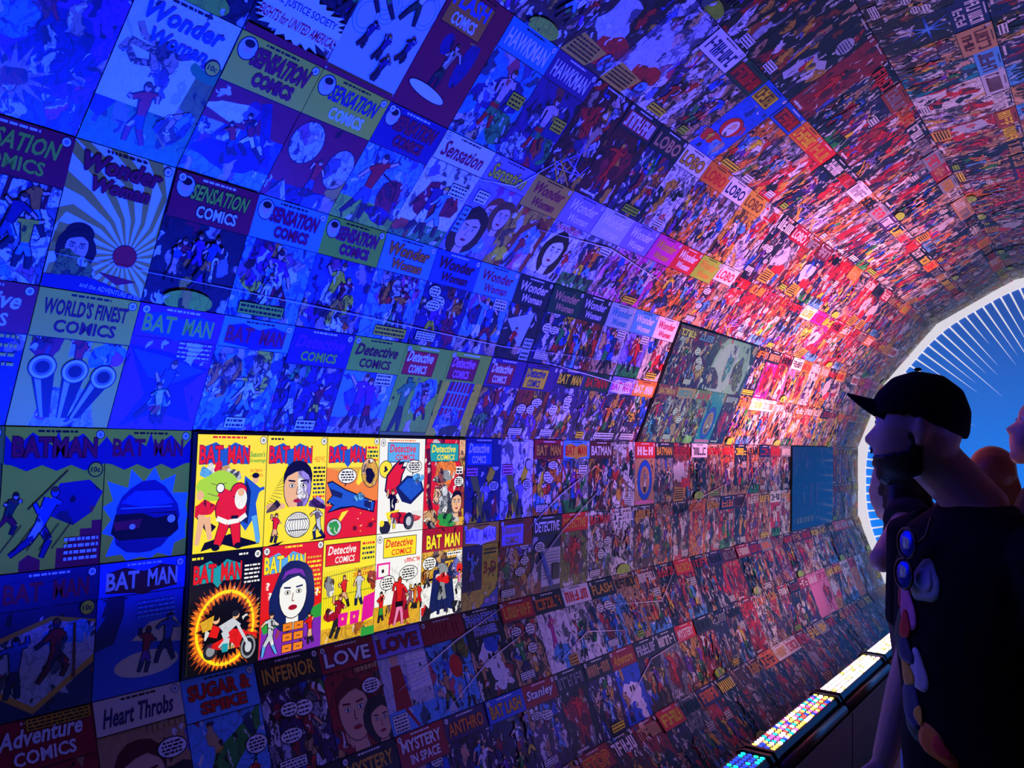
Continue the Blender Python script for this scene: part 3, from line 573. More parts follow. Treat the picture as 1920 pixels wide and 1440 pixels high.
        A.oell(.5, .55, .36, .45, 'blue'); A.ell(.5, .55, .24, .32, 'tan', .2); A.figure(.5, .28, .5, 'white', 'grey', seed=3); A.rect(.05, .02, .95, .1, 'pink')
    elif mo == 'diamond':
        A.poly([(0, .3), (.42, .02), (1, .42), (1, .85), (.55, .95), (.05, .8)], 'gold'); A.poly([(0, .36), (.42, .09), (1, .5), (1, .82), (.55, .9), (.05, .75)], 'silver', .25); A.blob(.75, .75, .25, .12, 'sky', .3)
        A.figure(.22, .18, .62, 'navy', 'blue', 'blue', seed=14, boots='navy'); A.figure(.6, .3, .62, 'crimson', 'crimson', 'navy', seed=15, boots='maroon'); A.line([(.78, .85), (.8, .3)], .014, 'brown')
    elif mo == 'spot':
        A.ell(.6, .28, .38, .14, 'cream'); A.poly([(.4, .55), (.6, .72), (.9, .75), (1, .6), (1, .45), (.7, .5)], 'cream'); A.poly([(.05, .85), (.3, .85), (.3, 1.0), (.35, 1.02), (.28, 1.04), (.28, 1.15), (.12, 1.15), (.12, 1.04), (.04, 1.02), (.1, 1.0)], 'navy'); A.poly([(0, .5), (.2, .55), (.3, .85), (.1, .85), (0, .7)], 'navy')
        A.figure(.55, .18, .5, 'purple', 'crimson', 'navy', lean=.1, seed=3, boots='navy'); A.figure(.8, .25, .55, 'navy', 'blue', 'blue', lean=.1, seed=6, boots='navy')
        for i in range(4): A.words(.45, .9, .95 - i * .05, .010, 'sky')
    elif mo == 'threed':
        A.rect(0, .3, .55, 1.05, 'navy', .2); A.figure(.28, .3, .65, 'violet', 'sky', 'violet', seed=3); A.text('3-D', .6, .55, .95, .75, 'crimson'); A.text('3-D', .02, 1.15, .25, 1.3, 'cream'); A.poly([(.5, 0), (1, .3), (1, 0)], 'blue'); A.oell(.7, .1, .07, .05, 'violet'); A.oell(.88, .1, .07, .05, 'violet')
        for i in range(2): A.words(.6, .95, .95 - i * .06, .015, 'dkgreen')
    elif mo == 'newsman':
        A.rect(.35, .1, 1, .8, 'silver', .0)
        for i in range(9): A.words(.4, .95, .72 - i * .06, .01, 'grey')
        A.line([(.2, .95), (.7, .1)], .05, 'blue', .2); A.bubble(.25, .85, .16, .09); A.rect(.7, .2, .95, .5, 'dark')
    elif mo == 'capfig':
        A.figure(.5, .02, .7, 'blue', 'red', seed=5)
    elif mo == 'romance':
        A.portrait(.42, .5, .75, 'maroon' if R.random() < .5 else 'brown'); A.portrait(.85, .28, .5, 'dark', 'skin', True); A.bubble(.8, .75, .17, .1)
        A.words(.55, .98, 1.0, .03, 'tan')
    elif mo == 'greenhill':
        A.poly([(.05, .0), (.3, .55), (.75, .8), (.98, .95), (.95, .7), (.6, .4), (.25, .0)], 'green', .25); A.figure(.7, .0, .35, 'red', 'red', lean=.3, seed=6); A.bubble(.85, .5, .15, .1); A.burst(.15, 1.1, .09, .05, 8, 'silver')
    elif mo == 'redcoat':
        A.poly([(.15, .25), (.5, .25), (.42, .9), (.22, .9)], 'crimson'); A.ell(.32, 1.0, .09, .1, 'skin'); A.rect(.55, .5, 1, 1.0, 'white', .1)
        for i in range(7): A.line([(.55, .55 + i * .06), (1, .6 + i * .05)], .004, 'sky')
        A.rect(0, 0, 1, .3, 'sky', .1); A.line([(.35, .3), (.55, 0)], .03, 'crimson'); A.caption(.05, .02, .35, .25, 'white', 5)
    elif mo == 'panelsred':
        A.rect(.02, 1.12, .45, 1.32, 'crimson'); A.ell(.6, .65, .15, .18, 'red', .1); A.figure(.3, .05, .6, 'olive', 'tan', seed=5); A.figure(.75, .0, .6, 'sky', 'sky', lean=.1, seed=7); A.blob(.8, .9, .2, .15, 'olive', .5)
    elif mo == 'ghost':
        A.blob(.5, .55, .28, .3, 'white', .05, 18, .5); A.blob(.6, .85, .25, .15, 'blue', .2); A.ell(.45, .62, .04, .06, 'dark'); A.ell(.56, .62, .04, .06, 'dark'); A.blob(.7, .2, .2, .15, 'white', .2, 18, .8); A.figure(.2, .02, .6, 'rust', 'tan', seed=3)
    elif mo == 'pinkfig':
        A.figure(.35, .4, .6, 'magenta', 'magenta', 'magenta', lean=.1, seed=4, boots='magenta'); A.blob(.55, .22, .3, .25, 'sky', .5); A.caption(.65, .02, .95, .2, 'gold', 3)

def make_cover(row, k, h, split):
    """returns artwork and (separate) title lettering of one cover"""
    R = random.Random(hash((ord(row[0]), ord(row[1]) if len(row) > 1 else 7, row[-1] == 'a', k)) & 0xffffffff)
    A = Art(h); A.r = R; T = Art(h) if split else A; T.r = R
    sp = SPEC.get((row, k))
    if sp is None:
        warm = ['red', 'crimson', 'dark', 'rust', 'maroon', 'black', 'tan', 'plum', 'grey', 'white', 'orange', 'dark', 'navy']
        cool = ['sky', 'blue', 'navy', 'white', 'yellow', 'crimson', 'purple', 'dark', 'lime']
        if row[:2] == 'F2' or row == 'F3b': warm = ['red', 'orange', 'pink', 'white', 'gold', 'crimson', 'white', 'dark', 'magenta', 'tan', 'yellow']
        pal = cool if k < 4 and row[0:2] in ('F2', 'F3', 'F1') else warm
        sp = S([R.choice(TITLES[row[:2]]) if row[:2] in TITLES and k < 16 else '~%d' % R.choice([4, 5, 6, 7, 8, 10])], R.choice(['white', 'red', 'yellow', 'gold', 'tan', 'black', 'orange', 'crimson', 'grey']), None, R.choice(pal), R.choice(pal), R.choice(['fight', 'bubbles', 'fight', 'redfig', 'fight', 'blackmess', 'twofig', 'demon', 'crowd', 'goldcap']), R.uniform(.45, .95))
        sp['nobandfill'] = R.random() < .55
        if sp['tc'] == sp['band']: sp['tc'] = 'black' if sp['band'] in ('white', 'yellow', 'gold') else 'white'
    k_ = h / H
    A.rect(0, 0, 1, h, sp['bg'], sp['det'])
    lines = sp['T']; tall = len(lines) > 1
    yb = h - (.46 if tall else .34) * k_
    if sp.get('mo'):
        # drawings are laid out on a 1 x 1.05 field below the title; some reach under it
        mo_draw(A, sp['mo'], sp, R)
    if lines and not sp.get('vert'):
        if sp.get('boxed'):
            A.rect(0, yb - .02, 1, h, sp.get('band2', sp['bg'])); A.rect(.05, yb + .01, .72, h - .08, 'black'); A.rect(.06, yb + .02, .71, h - .09, sp['band'])
        elif not sp.get('nobandfill'):
            A.rect(0, yb - .015, 1, h, sp['band'])
            if not sp.get('wings'): A.rect(0, yb - .022, 1, yb - .012, 'black')
        if sp.get('wings'):
            n = 7; A.poly([(0, yb - .02), (0, h - .08), (.1, h - .2), (.25, h - .05), (.45, h - .18), (.5, h - .03), (.55, h - .18), (.75, h - .05), (.9, h - .2), (1, h - .08), (1, yb - .02)] + [(1 - (i + .5) / n, yb - (.09 if i % 2 else .03)) for i in range(n)], 'navy')
    if sp.get('head'):
        A.oell(.13, h - .14, .10, .11, 'silver', 0, 14); A.ell(.13, h - .13, .05, .06, 'skin', 0, 10); A.ell(.13, h - .09, .06, .04, 'black', 0, 10)
    A.words(.3, .7, h - .035, .011, 'white' if sp['band'] in ('dark', 'black', 'navy', 'crimson', 'plum', 'maroon', 'blue', 'purple', 'red') else 'black')
    A.emblem(.93 if R.random() < .6 else .07, h - .06, .04)
    if sp.get('price'): A.price(.9, h - .42 * k_, .07)
    if sp.get('cap'): A.caption(.35, h - .12, .98, h - .01, 'gold', 3)
    T.n = max(T.n, A.n + 2)
    sh = sp.get('shear', .22 if lines and lines[0][:1].isupper() and not lines[0].isupper() else (.18 if lines and lines[0] == 'SENSATION' else 0.0))
    if sp.get('vert'):
        for i, ch in enumerate('NINO'): T.text(ch, .42, .95 - i * .25, .6, 1.15 - i * .25, 'white', bold=.04)
    elif lines:
        x0, x1 = (.08, .66) if sp.get('boxed') else ((.2, .9) if sp.get('head') else (.07, .9))
        if lines[0] == 'BATMAN' and R.random() < .9 and sp.get('out'):
            # name in two halves on a plain jagged banner
            if not sp.get('wings'):
                A.poly([(x0, yb + .03), (x0 + .02, h - .1), (x0 + .2, h - .06), (.5, h - .12), (x1 - .2, h - .06), (x1, h - .1), (x1, yb + .03), (.6, yb), (.5, yb - .03), (.4, yb)], sp['out']); T.n = A.n + 2
            T.text('BAT', x0, yb + .05, .44, h - .10, sp['tc'], bold=.03); T.text('MAN', .54, yb + .05, x1, h - .10, sp['tc'], bold=.03)
        elif tall:
            T.text(lines[0], x0, h - .25 * k_, x1 - sh * .14, h - .085, sp['tc'], sh, 0, sp['out'], .03)
            T.text(lines[1], x0 + .16 * (x1 - x0), h - .42 * k_, x1 - .08 - sh * .1, h - .29 * k_, sp.get('tc2', sp['tc']), sh if not lines[1].isupper() else 0, 0, sp['out'], .03)
        else:
            T.text(lines[0], x0, yb + .05, x1 - sh * .16, h - .10, sp['tc'], sh, 0, sp['out'], .025)
    return A, (T if split else None)

# ---- the three wall screens and the cells they take
SCREENS = {1: (2, 0), 2: (3, 11), 3: (2, 22)}
taken = set()
for n, (fi, k0) in SCREENS.items():
    for k in range(k0, k0 + 5):
        for r in 'ab': taken.add((f'F{fi - 1}{r}', k))

cells = []
for row in ROWS:
    for k in range(K0, K1):
        if (row, k) in taken: continue
        mw, h = cell_frame(row, k)
        hw, hh = PITCH / 2, PITCH * h / 2
        pts = [project(mw @ Vector(p)) for p in ((-hw, -hh, 0), (hw, -hh, 0), (hw, hh, 0), (-hw, hh, 0))]
        if any(p is None for p in pts): continue
        xs = [p[0] for p in pts]; ys = [p[1] for p in pts]
        inx = max(0, min(max(xs), 1920) - max(min(xs), 0)); iny = max(0, min(max(ys), 1440) - max(min(ys), 0))
        area = abs(sum(pts[i][0] * pts[(i + 1) % 4][1] - pts[(i + 1) % 4][0] * pts[i][1] for i in range(4))) / 2
        bb = max((max(xs) - min(xs)) * (max(ys) - min(ys)), 1)
        cells.append((area * inx * iny / bb, row, k, mw, h))
cells.sort(key=lambda c: -c[0])
NOTE = {'cannons': 'yellow cover with three round cannon mouths', 'sunburst': 'cover with curved golden sun rays and a red disc', 'circles': 'dark red cover with two pale discs', 'window': 'yellow cover with a barred red window', 'diamond': 'dark blue cover with two figures on a gold-edged slab',
        'skyline': 'olive yellow cover with swinging figure over red rooftops', 'hole': 'yellow cover with a dark car bursting through torn paper', 'spot': 'blue cover with two figures in a pale spotlight oval', 'glider': 'red cover with a small figure above a white ellipse', 'swimmers': 'pale cover with dark figures in rippled water',
        'society': 'dark cover with a jagged white caption burst', 'octo': 'pale cover with tan tentacles above a green shore', 'seascape': 'cover with a red sky over a blue sea', 'ghost': 'dark cover with a white ghostly shape', 'greenhill': 'sky blue cover with a green slope', 'threed': 'yellow cover with three-dimensional lettering'}
stuff = {}
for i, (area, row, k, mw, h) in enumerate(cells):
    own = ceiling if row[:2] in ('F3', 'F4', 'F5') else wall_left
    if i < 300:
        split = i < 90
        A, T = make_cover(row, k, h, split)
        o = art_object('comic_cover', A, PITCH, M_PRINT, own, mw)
        mo_ = SPEC.get((row, k), {}).get('mo')
        if mo_ in NOTE: o['label'] = NOTE[mo_]
        if split and T.v:
            vs, fs, cs = T.mesh(PITCH); vs, fs, cs = vs[8:], [tuple(j - 8 for j in f) for f in fs[5:]], cs[8:]
            me = mesh_from(vs, fs, 'title_lettering'); at = me.color_attributes.new('Col', 'FLOAT_COLOR', 'POINT'); at.data.foreach_set('color', [x for c in cs for x in c])
            link('title_lettering', me, M_PRINT, o)
    else:
        A, _ = make_cover(row, k, h, False)
        vs, fs, cs = A.mesh(PITCH)
        sv, sf, sc = stuff.setdefault(own.name, ([], [], [])); b = len(sv)
        sv += [tuple(mw @ Vector(v)) for v in vs]; sf += [tuple(j + b for j in f) for f in fs]; sc += cs
for nm, (sv, sf, sc) in stuff.items():
    me = mesh_from(sv, sf, 'distant_comic_covers'); at = me.color_attributes.new('Col', 'FLOAT_COLOR', 'POINT'); at.data.foreach_set('color', [x for c in sc for x in c])
    o = link('distant_comic_covers', me, M_PRINT, bpy.data.objects[nm]); o['kind'] = 'stuff'
# the opposite wall carries the same sort of print
def right_wall_print():
    vs = []; fs = []; cs = []
    R = random.Random(5)
    for fi in range(len(PROF) - 1):
        a = Vector((MIR[fi][0], 0, MIR[fi][1])); b = Vector((MIR[fi + 1][0], 0, MIR[fi + 1][1]))
        rows = 1 if fi == 0 else 2
        for r in range(rows):
            p = a.lerp(b, r / rows + .004); q = a.lerp(b, (r + 1) / rows - .004)
            for k in range(K0, K1):
                y0 = S0 + PITCH * k + .001; y1 = y0 + PITCH - .002; t = len(vs); c = (*PAL[R.choice(['red', 'crimson', 'dark', 'sky', 'white', 'navy', 'gold', 'plum', 'black', 'tan'])], R.uniform(.5, .95))
                vs += [(p.x, y0, p.z), (p.x, y1, p.z), (q.x, y1, q.z), (q.x, y0, q.z)]; cs += [c] * 4; fs.append((t, t + 1, t + 2, t + 3))
    me = mesh_from(vs, fs, 'printed_lining'); at = me.color_attributes.new('Col', 'FLOAT_COLOR', 'POINT'); at.data.foreach_set('color', [x for c in cs for x in c])
    o = link('printed_lining', me, M_PRINT, wall_right); o['kind'] = 'stuff'
right_wall_print()

# ------------------------------------------------------------------ wall screens
def screen(n, label, mats, arts, wide=None):
    fi, k0 = SCREENS[n]; a, e, nn, ln = facet(fi)
    Wd = PITCH * 5; c = a + e * ln / 2 + Vector((0, S0 + PITCH * (k0 + 2.5), 0))
    root = empty('display_screen', c); mw = Matrix((Vector((0, 1, 0)), e, nn)).transposed().to_4x4(); mw.translation = c
    root.matrix_world = mw; tag(root, label, 'screen', 'flat screens set into the papered wall')
    body = box_mesh(-Wd / 2 + .001, Wd / 2 - .001, -ln / 2 + .002, ln / 2 - .002, -.011, .008, .002); link('screen_body', body, M_BLACK, root)
    for (u0, cols, r0, rows_, art, mat) in arts:
        iw = (Wd - .022); ih = (ln - .016)
        pw = iw / 5 * cols; ph = ih / 2 * rows_
        lm = Matrix.Translation((-iw / 2 + iw / 5 * (u0 + cols / 2), -ih / 2 + ih / 2 * (r0 + rows_ / 2), .0125))
        art_object('cover_image', art, pw, mat, root, lm, 0.003)
    return root
IH = ((.676 - .016) / 2) / ((PITCH * 5 - .022) / 5)     # height / width of a picture on the screen

def title_bm(A, tc, ban, x0=.05, x1=.72):
    h = A.h
    A.poly([(x0, h - .36), (x0, h - .16), (x0 + .2, h - .09), (.5 * (x0 + x1), h - .17), (x1 - .2, h - .09), (x1, h - .16), (x1, h - .36), (.5 * (x0 + x1) + .08, h - .34), (.5 * (x0 + x1), h - .42), (.5 * (x0 + x1) - .08, h - .34)], ban)
    m_ = (x0 + x1) / 2
    A.text('BAT', x0 - .02, h - .35, m_ - .03, h - .13, tc, bold=.03, out='black', ow=.025); A.text('MAN', m_ + .04, h - .35, x1 + .02, h - .13, tc, bold=.03, out='black', ow=.025)
def title_dc(A, tc, box, x0=.08, x1=.72, rot=0.0):
    h = A.h
    A.rect(x0 - .012, h - .36, x1 + .012, h - .06, 'black'); A.rect(x0, h - .35, x1, h - .07, box)
    A.text('Detective', x0 + .03, h - .21, x1 - .08, h - .09, tc, shear=.2, bold=.02); A.text('COMICS', x0 + .16, h - .33, x1 - .1, h - .24, tc, shear=.12, bold=.02)
def scr_art(i):
    A = Art(IH); A.r = R = random.Random(900 + i); h = IH
    if i == 0:
        A.rect(0, 0, 1, h, 'yellow'); title_bm(A, 'red', 'blue'); A.words(.2, .7, h - .03, .012, 'red'); A.emblem(.94, h - .06)
        A.text("Season's", .74, h - .27, .97, h - .2, 'green', shear=.2); A.text('Greetings', .73, h - .35, .98, h - .29, 'green', shear=.2); A.text('BATMAN', .76, h - .46, .94, h - .42, 'orange'); A.text('and ROBIN', .76, h - .52, .95, h - .48, 'orange')
        for x, y, c in ((.2, .98, 'white'), (.3, 1.0, 'red'), (.12, .95, 'sky'), (.4, .97, 'tan'), (.48, .93, 'white'), (.55, .9, 'silver')): A.blob(x, y, .07, .07, c, .3)
        A.blob(.3, .78, .27, .19, 'lime', .0, 20, .15); A.line([(.2, .82), (.3, .79), (.42, .82)], .006, 'olive'); A.line([(.16, .7), (.3, .66)], .006, 'olive')
        A.poly([(.15, .12), (.5, .2), (.95, .05), (.6, .02), (.4, .08), (.1, .02)], 'black'); A.poly([(.0, .45), (.2, .2), (.3, .3), (.1, .42)], 'black')
        A.poly([(.68, .9), (.95, .72), (.9, .68), (.86, .55), (.95, .1), (.88, .08), (.82, .35), (.72, .22), (.64, .32)], 'blue'); A.poly([(.7, .86), (.78, .7), (.75, .3), (.66, .35)], 'navy'); A.ell(.84, .86, .05, .06, 'skin', 0, 10); A.ell(.84, .9, .055, .035, 'black', 0, 10)
        A.line([(.84, .4), (.92, .06)], (.04, .03), 'sky'); A.line([(.9, .72), (.98, .74)], .02, 'blue')
        A.blob(.12, .52, .14, .1, 'red', .1); A.ell(.06, .68, .05, .06, 'skin', 0, 10); A.line([(.1, .45), (.04, .1)], (.05, .03), 'skin'); A.line([(.16, .42), (.22, .15)], (.05, .03), 'skin')
        A.oell(.5, .5, .22, .22, 'red', .05); A.line([(.42, .35), (.32, .08)], (.08, .06), 'black'); A.line([(.42, .35), (.32, .08)], (.07, .05), 'red'); A.line([(.56, .34), (.6, .06)], (.08, .06), 'black'); A.line([(.56, .34), (.6, .06)], (.07, .05), 'red')
        A.line([(.3, .4), (.45, .34), (.62, .36), (.72, .42)], .03, 'white'); A.oell(.6, .72, .11, .09, 'red'); A.ell(.63, .62, .09, .13, 'white', .05); A.ell(.63, .7, .05, .05, 'skin', 0, 10); A.line([(.32, .72), (.5, .62)], (.06, .08), 'red'); A.oell(.33, .76, .05, .05, 'white'); A.line([(.5, .4), (.6, .4)], .02, 'black')
        for x in (.3, .62): A.ell(x, .05, .06, .04, 'black', 0, 10)
    elif i == 1:
        A.rect(0, 0, 1, h, 'yellow'); title_bm(A, 'red', 'blue'); A.words(.05, .25, h - .04, .012); A.emblem(.94, h - .06); A.text('~7', .76, h - .34, .97, h - .27, 'orange', shear=.2)
        for j in range(8): A.words(.77, .97, h - .42 - j * .055, .014, ['black', 'navy', 'red'][j // 4 if j < 7 else 2])
        for j in range(10): A.line([(.02 + j * .02, .55 + .03 * j), (.2 + j * .012, .45 + .05 * j)], .003, 'black')
        A.portrait(.5, .73, .62, 'black', 'skin', False, 'violet'); A.blob(.14, .47, .13, .1, 'skin', .1); A.blob(.84, .5, .12, .1, 'violet', .3); A.line([(.02, .4), (.2, .55)], .05, 'tan', .6); A.line([(.98, .42), (.75, .55)], .05, 'plum', .6)
        A.poly([(.02, .42), (.35, .48), (.65, .48), (.98, .42), (.9, .04), (.08, .04)], 'yellow')
        A.oell(.52, .24, .2, .16, 'white')
        for j in range(-4, 5): A.line([(.52 + j * .022, .39), (.52 + j * .047, .24), (.52 + j * .022, .09)], .004, 'black')
        A.line([(.36, .31), (.68, .31)], .006, 'black'); A.line([(.36, .17), (.68, .17)], .006, 'black')
        A.figure(.13, .03, .38, 'skin', 'red', lean=.1, seed=3); A.figure(.9, .03, .45, 'silver', 'silver', lean=-.15, seed=6, boots='navy'); A.poly([(.0, .0), (.3, .05), (.2, .0)], 'black'); A.poly([(.7, .02), (1, .08), (1, .03)], 'black')
    elif i == 2:
        A.rect(0, 0, 1, h, 'orange'); A.rect(0, 0, 1, .55, 'red'); A.poly([(0, .55), (1, .62), (1, .5), (0, .45)], 'orange'); A.rect(0, h - .42, 1, h, 'yellow'); A.poly([(0, h - .42), (1, h - .42), (1, h - .6), (.6, h - .55)], 'gold'); title_bm(A, 'red', 'blue'); A.emblem(.94, h - .05)
        for j in range(4): A.words(.76, .97, h - .14 - j * .06, .016, ['red', 'dkgreen', 'dkgreen', 'red'][j])
        A.poly([(.62, .95), (.95, 1.0), (.6, .72), (.55, .76)], 'yellow'); A.oell(.82, .9, .16, .21, 'gold', .3, 18, .2); A.blob(.82, .86, .1, .1, 'black', 0, 18, .3)
        A.bubble(.38, .86, .17, .1)
        A.poly([(.0, .78), (.1, .8), (.35, .68), (.95, .48), (.92, .32), (.5, .42), (.25, .4), (.02, .36), (.12, .46), (.0, .5), (.1, .6)], 'black'); A.poly([(.02, .76), (.1, .78), (.35, .66), (.92, .47), (.9, .35), (.5, .44), (.25, .43), (.06, .38), (.15, .47), (.03, .52), (.13, .6)], 'blue'); A.poly([(.72, .5), (.86, .5), (.86, .38), (.72, .42)], 'navy'); A.poly([(.05, .7), (.3, .62), (.28, .55), (.1, .6)], 'navy'); A.blob(.62, .56, .1, .06, 'sky', .6)
        A.poly([(.3, .36), (.42, .38), (.25, .2), (.2, .2)], 'yellow'); A.oell(.16, .16, .13, .11, 'silver'); A.blob(.16, .16, .1, .08, 'green', .1)
        for j in range(14): A.ell(R.uniform(.05, .95), R.uniform(.03, .5), .01, .01, R.choice(['yellow', 'black', 'white']), 0, 6)
        A.ell(.55, .12, .04, .035, 'maroon', 0, 10); A.ell(.86, .15, .05, .04, 'maroon', 0, 10); A.line([(.78, .12), (.96, .2)], .008, 'maroon')
    elif i == 3:
        A.rect(0, 0, 1, h, 'white'); title_dc(A, 'red', 'sky', .18, .86); A.words(.2, .8, h - .03, .012, 'orange'); A.emblem(.07, h - .07)
        A.oell(.14, h - .46, .13, .12, 'yellow'); A.blob(.14, h - .46, .05, .03, 'black', 0, 14, .8); A.line([(.2, .85), (.14, .9)], .03, 'yellow')
        A.bubble(.76, .98, .17, .09)
        A.poly([(.3, .5), (.12, .62), (.15, .85), (.3, 1.0), (.45, 1.1), (.42, 1.04), (.54, 1.06), (.5, .98), (.58, .98), (.5, .85), (.45, .62)], 'black'); A.poly([(.3, .52), (.15, .63), (.18, .84), (.32, .98), (.42, 1.06), (.4, 1.0), (.5, 1.02), (.46, .94), (.54, .95), (.47, .85), (.42, .62)], 'red')
        A.poly([(.35, .66), (.6, .84), (.9, .82), (1, .6), (.7, .4), (.5, .45)], 'navy'); A.poly([(.42, .66), (.62, .8), (.88, .78), (.95, .62), (.7, .46)], 'blue', .1); A.blob(.86, .8, .12, .08, 'sky', .5)
        A.figure(.3, .05, .6, 'dark', 'black', 'skin', seed=3, boots='yellow'); A.poly([(.15, .3), (.45, .34), (.4, .22), (.2, .2)], 'yellow', .1); A.blob(.55, .2, .3, .1, 'red', .3); A.oell(.66, .15, .11, .12, 'dark'); A.ell(.66, .15, .06, .07, 'silver'); A.oell(.15, .08, .1, .09, 'dark'); A.ell(.08, .15, .05, .05, 'yellow', 0, 10)
        for j in range(14): A.line([(.6 + j * .03, .02), (.75 + j * .025, .3)], .002, 'grey')
    elif i == 4:
        A.rect(0, 0, 1, h, 'red', .2); A.rect(.85, 0, 1, h, 'rust', .5); title_dc(A, 'yellow', 'teal', .12, .82); A.rect(.7, h - .56, .95, h - .44, 'white'); A.words(.73, .93, h - .48, .016); A.words(.73, .93, h - .53, .016)
        A.blob(.5, .85, .3, .2, 'orange', .3); A.blob(.45, .8, .22, .1, 'grey', .8); A.line([(.05, 1.25), (.12, .9), (.1, .5), (.2, .2)], .05, 'maroon', .4); A.blob(.45, .5, .22, .2, 'silver', .7); A.blob(.6, .3, .3, .14, 'grey', .7); A.bubble(.85, .72, .12, .08)
        A.portrait(.8, .38, .34, 'black'); A.blob(.6, .1, .3, .1, 'green', .2); A.blob(.9, .08, .14, .08, 'gold', .2); A.blob(.15, .15, .2, .14, 'tan', .6)
    elif i == 5:
        A.rect(0, 0, 1, h, 'black'); title_bm(A, 'red', 'teal', .05, .68); A.emblem(.93, h - .07); A.words(.0, .15, h - .05, .014, 'yellow'); A.words(.65, .8, h - .05, .012, 'white')
        for j in range(5): A.words(.74, .97, h - .2 - j * .05, .011, 'white')
        A.burst(.5, .49, .56, .44, 46, 'rust', .1, 1.0, .15); A.burst(.5, .49, .51, .43, 50, 'orange', 0, 1.0, .12); A.ell(.5, .49, .42, .45, 'yellow', 0, 30); A.ell(.5, .49, .385, .41, 'orange', 0, 30); A.burst(.5, .49, .39, .33, 40, 'rust', .1, 1.05, .2); A.burst(.5, .49, .36, .31, 34, 'black', .05, 1.05, .15)
        # plain rider on a red motorbike
        A.oell(.84, .2, .11, .14, 'grey'); A.ell(.84, .2, .085, .11, 'dark'); A.ell(.84, .2, .05, .065, 'silver'); A.ell(.3, .24, .1, .1, 'dark'); A.ell(.3, .24, .06, .06, 'grey')
        A.poly([(.25, .3), (.4, .24), (.7, .22), (.78, .42), (.6, .46), (.45, .36)], 'red', .1); A.poly([(.7, .42), (.95, .36), (.97, .3), (.84, .36), (.7, .34)], 'red'); A.line([(.68, .48), (.82, .26)], .02, 'silver'); A.blob(.52, .27, .12, .05, 'silver', .5)
        A.poly([(.4, .52), (.62, .6), (.66, .5), (.5, .4)], 'silver', .1); A.line([(.48, .45), (.52, .36), (.5, .22)], .045, 'silver'); A.line([(.5, .3), (.5, .2)], .04, 'teal'); A.line([(.6, .56), (.7, .48)], .025, 'silver'); A.ell(.64, .62, .05, .05, 'skin', 0, 10); A.ell(.63, .64, .055, .04, 'dark', 0, 10)
        A.ell(.36, .6, .05, .05, 'skin', 0, 10); A.ell(.35, .625, .05, .035, 'black', 0, 10); A.poly([(.32, .55), (.42, .5), (.38, .38), (.26, .42)], 'red'); A.poly([(.14, .6), (.33, .66), (.3, .5), (.18, .48)], 'gold', .1)
    elif i == 6:
        A.rect(0, 0, 1, h, 'red'); title_bm(A, 'yellow', 'sky', .05, .68); A.emblem(.06, h - .06); A.emblem(.95, h - .05); A.words(.35, .65, h - .03, .012, 'yellow')
        for j in range(9): A.words(.73, .97, h - .2 - j * .06, .014, 'yellow' if j % 3 else 'gold')
        for x, y in ((.06, .85), (.1, .72), (.76, .75), (.88, .68)): A.text('?', x, y, x + .06, y + .1, 'white', bold=.03)
        A.poly([(.0, .0), (.02, .42), (.3, .5), (.75, .5), (1, .45), (1, 0)], 'purple', .05); A.poly([(.0, .42), (.3, .56), (.35, .4), (.05, .3)], 'green'); A.poly([(.7, .5), (1, .58), (1, .4), (.75, .38)], 'green')
        A.portrait(.5, .76, .62, 'navy', 'white', True); A.ell(.5, .585, .075, .035, 'crimson', 0, 10); A.poly([(.3, .95), (.36, 1.06), (.5, 1.09), (.64, 1.06), (.7, .95), (.6, 1.02), (.4, 1.02)], 'purple')
        A.figure(.14, .02, .55, 'silver', 'silver', lean=.05, seed=6, boots='sky'); A.figure(.82, .06, .42, 'skin', 'red', lean=-.1, seed=4)
        for x in (.42, .6):
            for y in (.02, .16, .29):
                A.rect(x - .085, y, x + .085, y + .11, 'black'); A.rect(x - .075, y + .008, x + .075, y + .102, 'orange'); A.rect(x - .03, y + .045, x + .03, y + .06, 'brown')
    elif i == 7:
        A.rect(0, 0, 1, h, 'yellow'); A.rect(0, 0, 1, .2, 'gold', .25); title_dc(A, 'white', 'red', .05, .68)
        for j in range(4): A.words(.73, .97, h - .1 - j * .07, .016, ['red', 'dkgreen', 'navy', 'dkgreen'][j])
        A.text('~11', .6, h - .48, .95, h - .43, 'red'); A.text('~11', .55, h - .55, .97, h - .495, 'red')
        for j in range(24): A.line([(.02 + j * .042, .98), (.02 + j * .042, .3)], .003, 'olive')
        A.line([(0, .9), (1, .98)], .006, 'olive'); A.line([(0, .62), (1, .66)], .006, 'olive')
        A.figure(.38, .45, .45, 'skin', 'red', seed=5); A.figure(.66, .42, .52, 'silver', 'silver', seed=9, boots='navy'); A.blob(.1, .78, .1, .13, 'brown', .5); A.blob(.92, .78, .1, .13, 'rust', .5); A.figure(.2, .05, .6, 'dark', 'crimson', lean=.2, seed=3); A.poly([(.75, .55), (.98, .6), (.95, .25), (.72, .2)], 'magenta', .05)
        for x in (.36, .58): A.poly([(x - .08, .2), (x + .08, .21), (x + .1, .38), (x - .08, .38)], 'magenta'); A.burst(x, .3, .03, .012, 5, 'yellow')
        A.rect(.72, 0, .98, .12, 'green'); A.blob(.12, .38, .1, .1, 'crimson', .2)
    elif i == 8:
        A.rect(0, 0, 1, h, 'white'); A.rect(0, 0, 1, .35, 'gold', .15); title_dc(A, 'red', 'yellow', .16, .86); A.emblem(.07, h - .08)
        for j in range(12): A.line([(R.uniform(.1, 1), h - .5), (R.uniform(.1, 1), .5)], .002, 'grey')
        A.rect(.02, .75, .3, .98, 'magenta'); A.rect(.06, .78, .27, .95, 'white'); A.ell(.15, .86, .03, .03, 'black', 0, 8); A.text('~7', .6, h - .46, .95, h - .4, 'red', shear=.2)
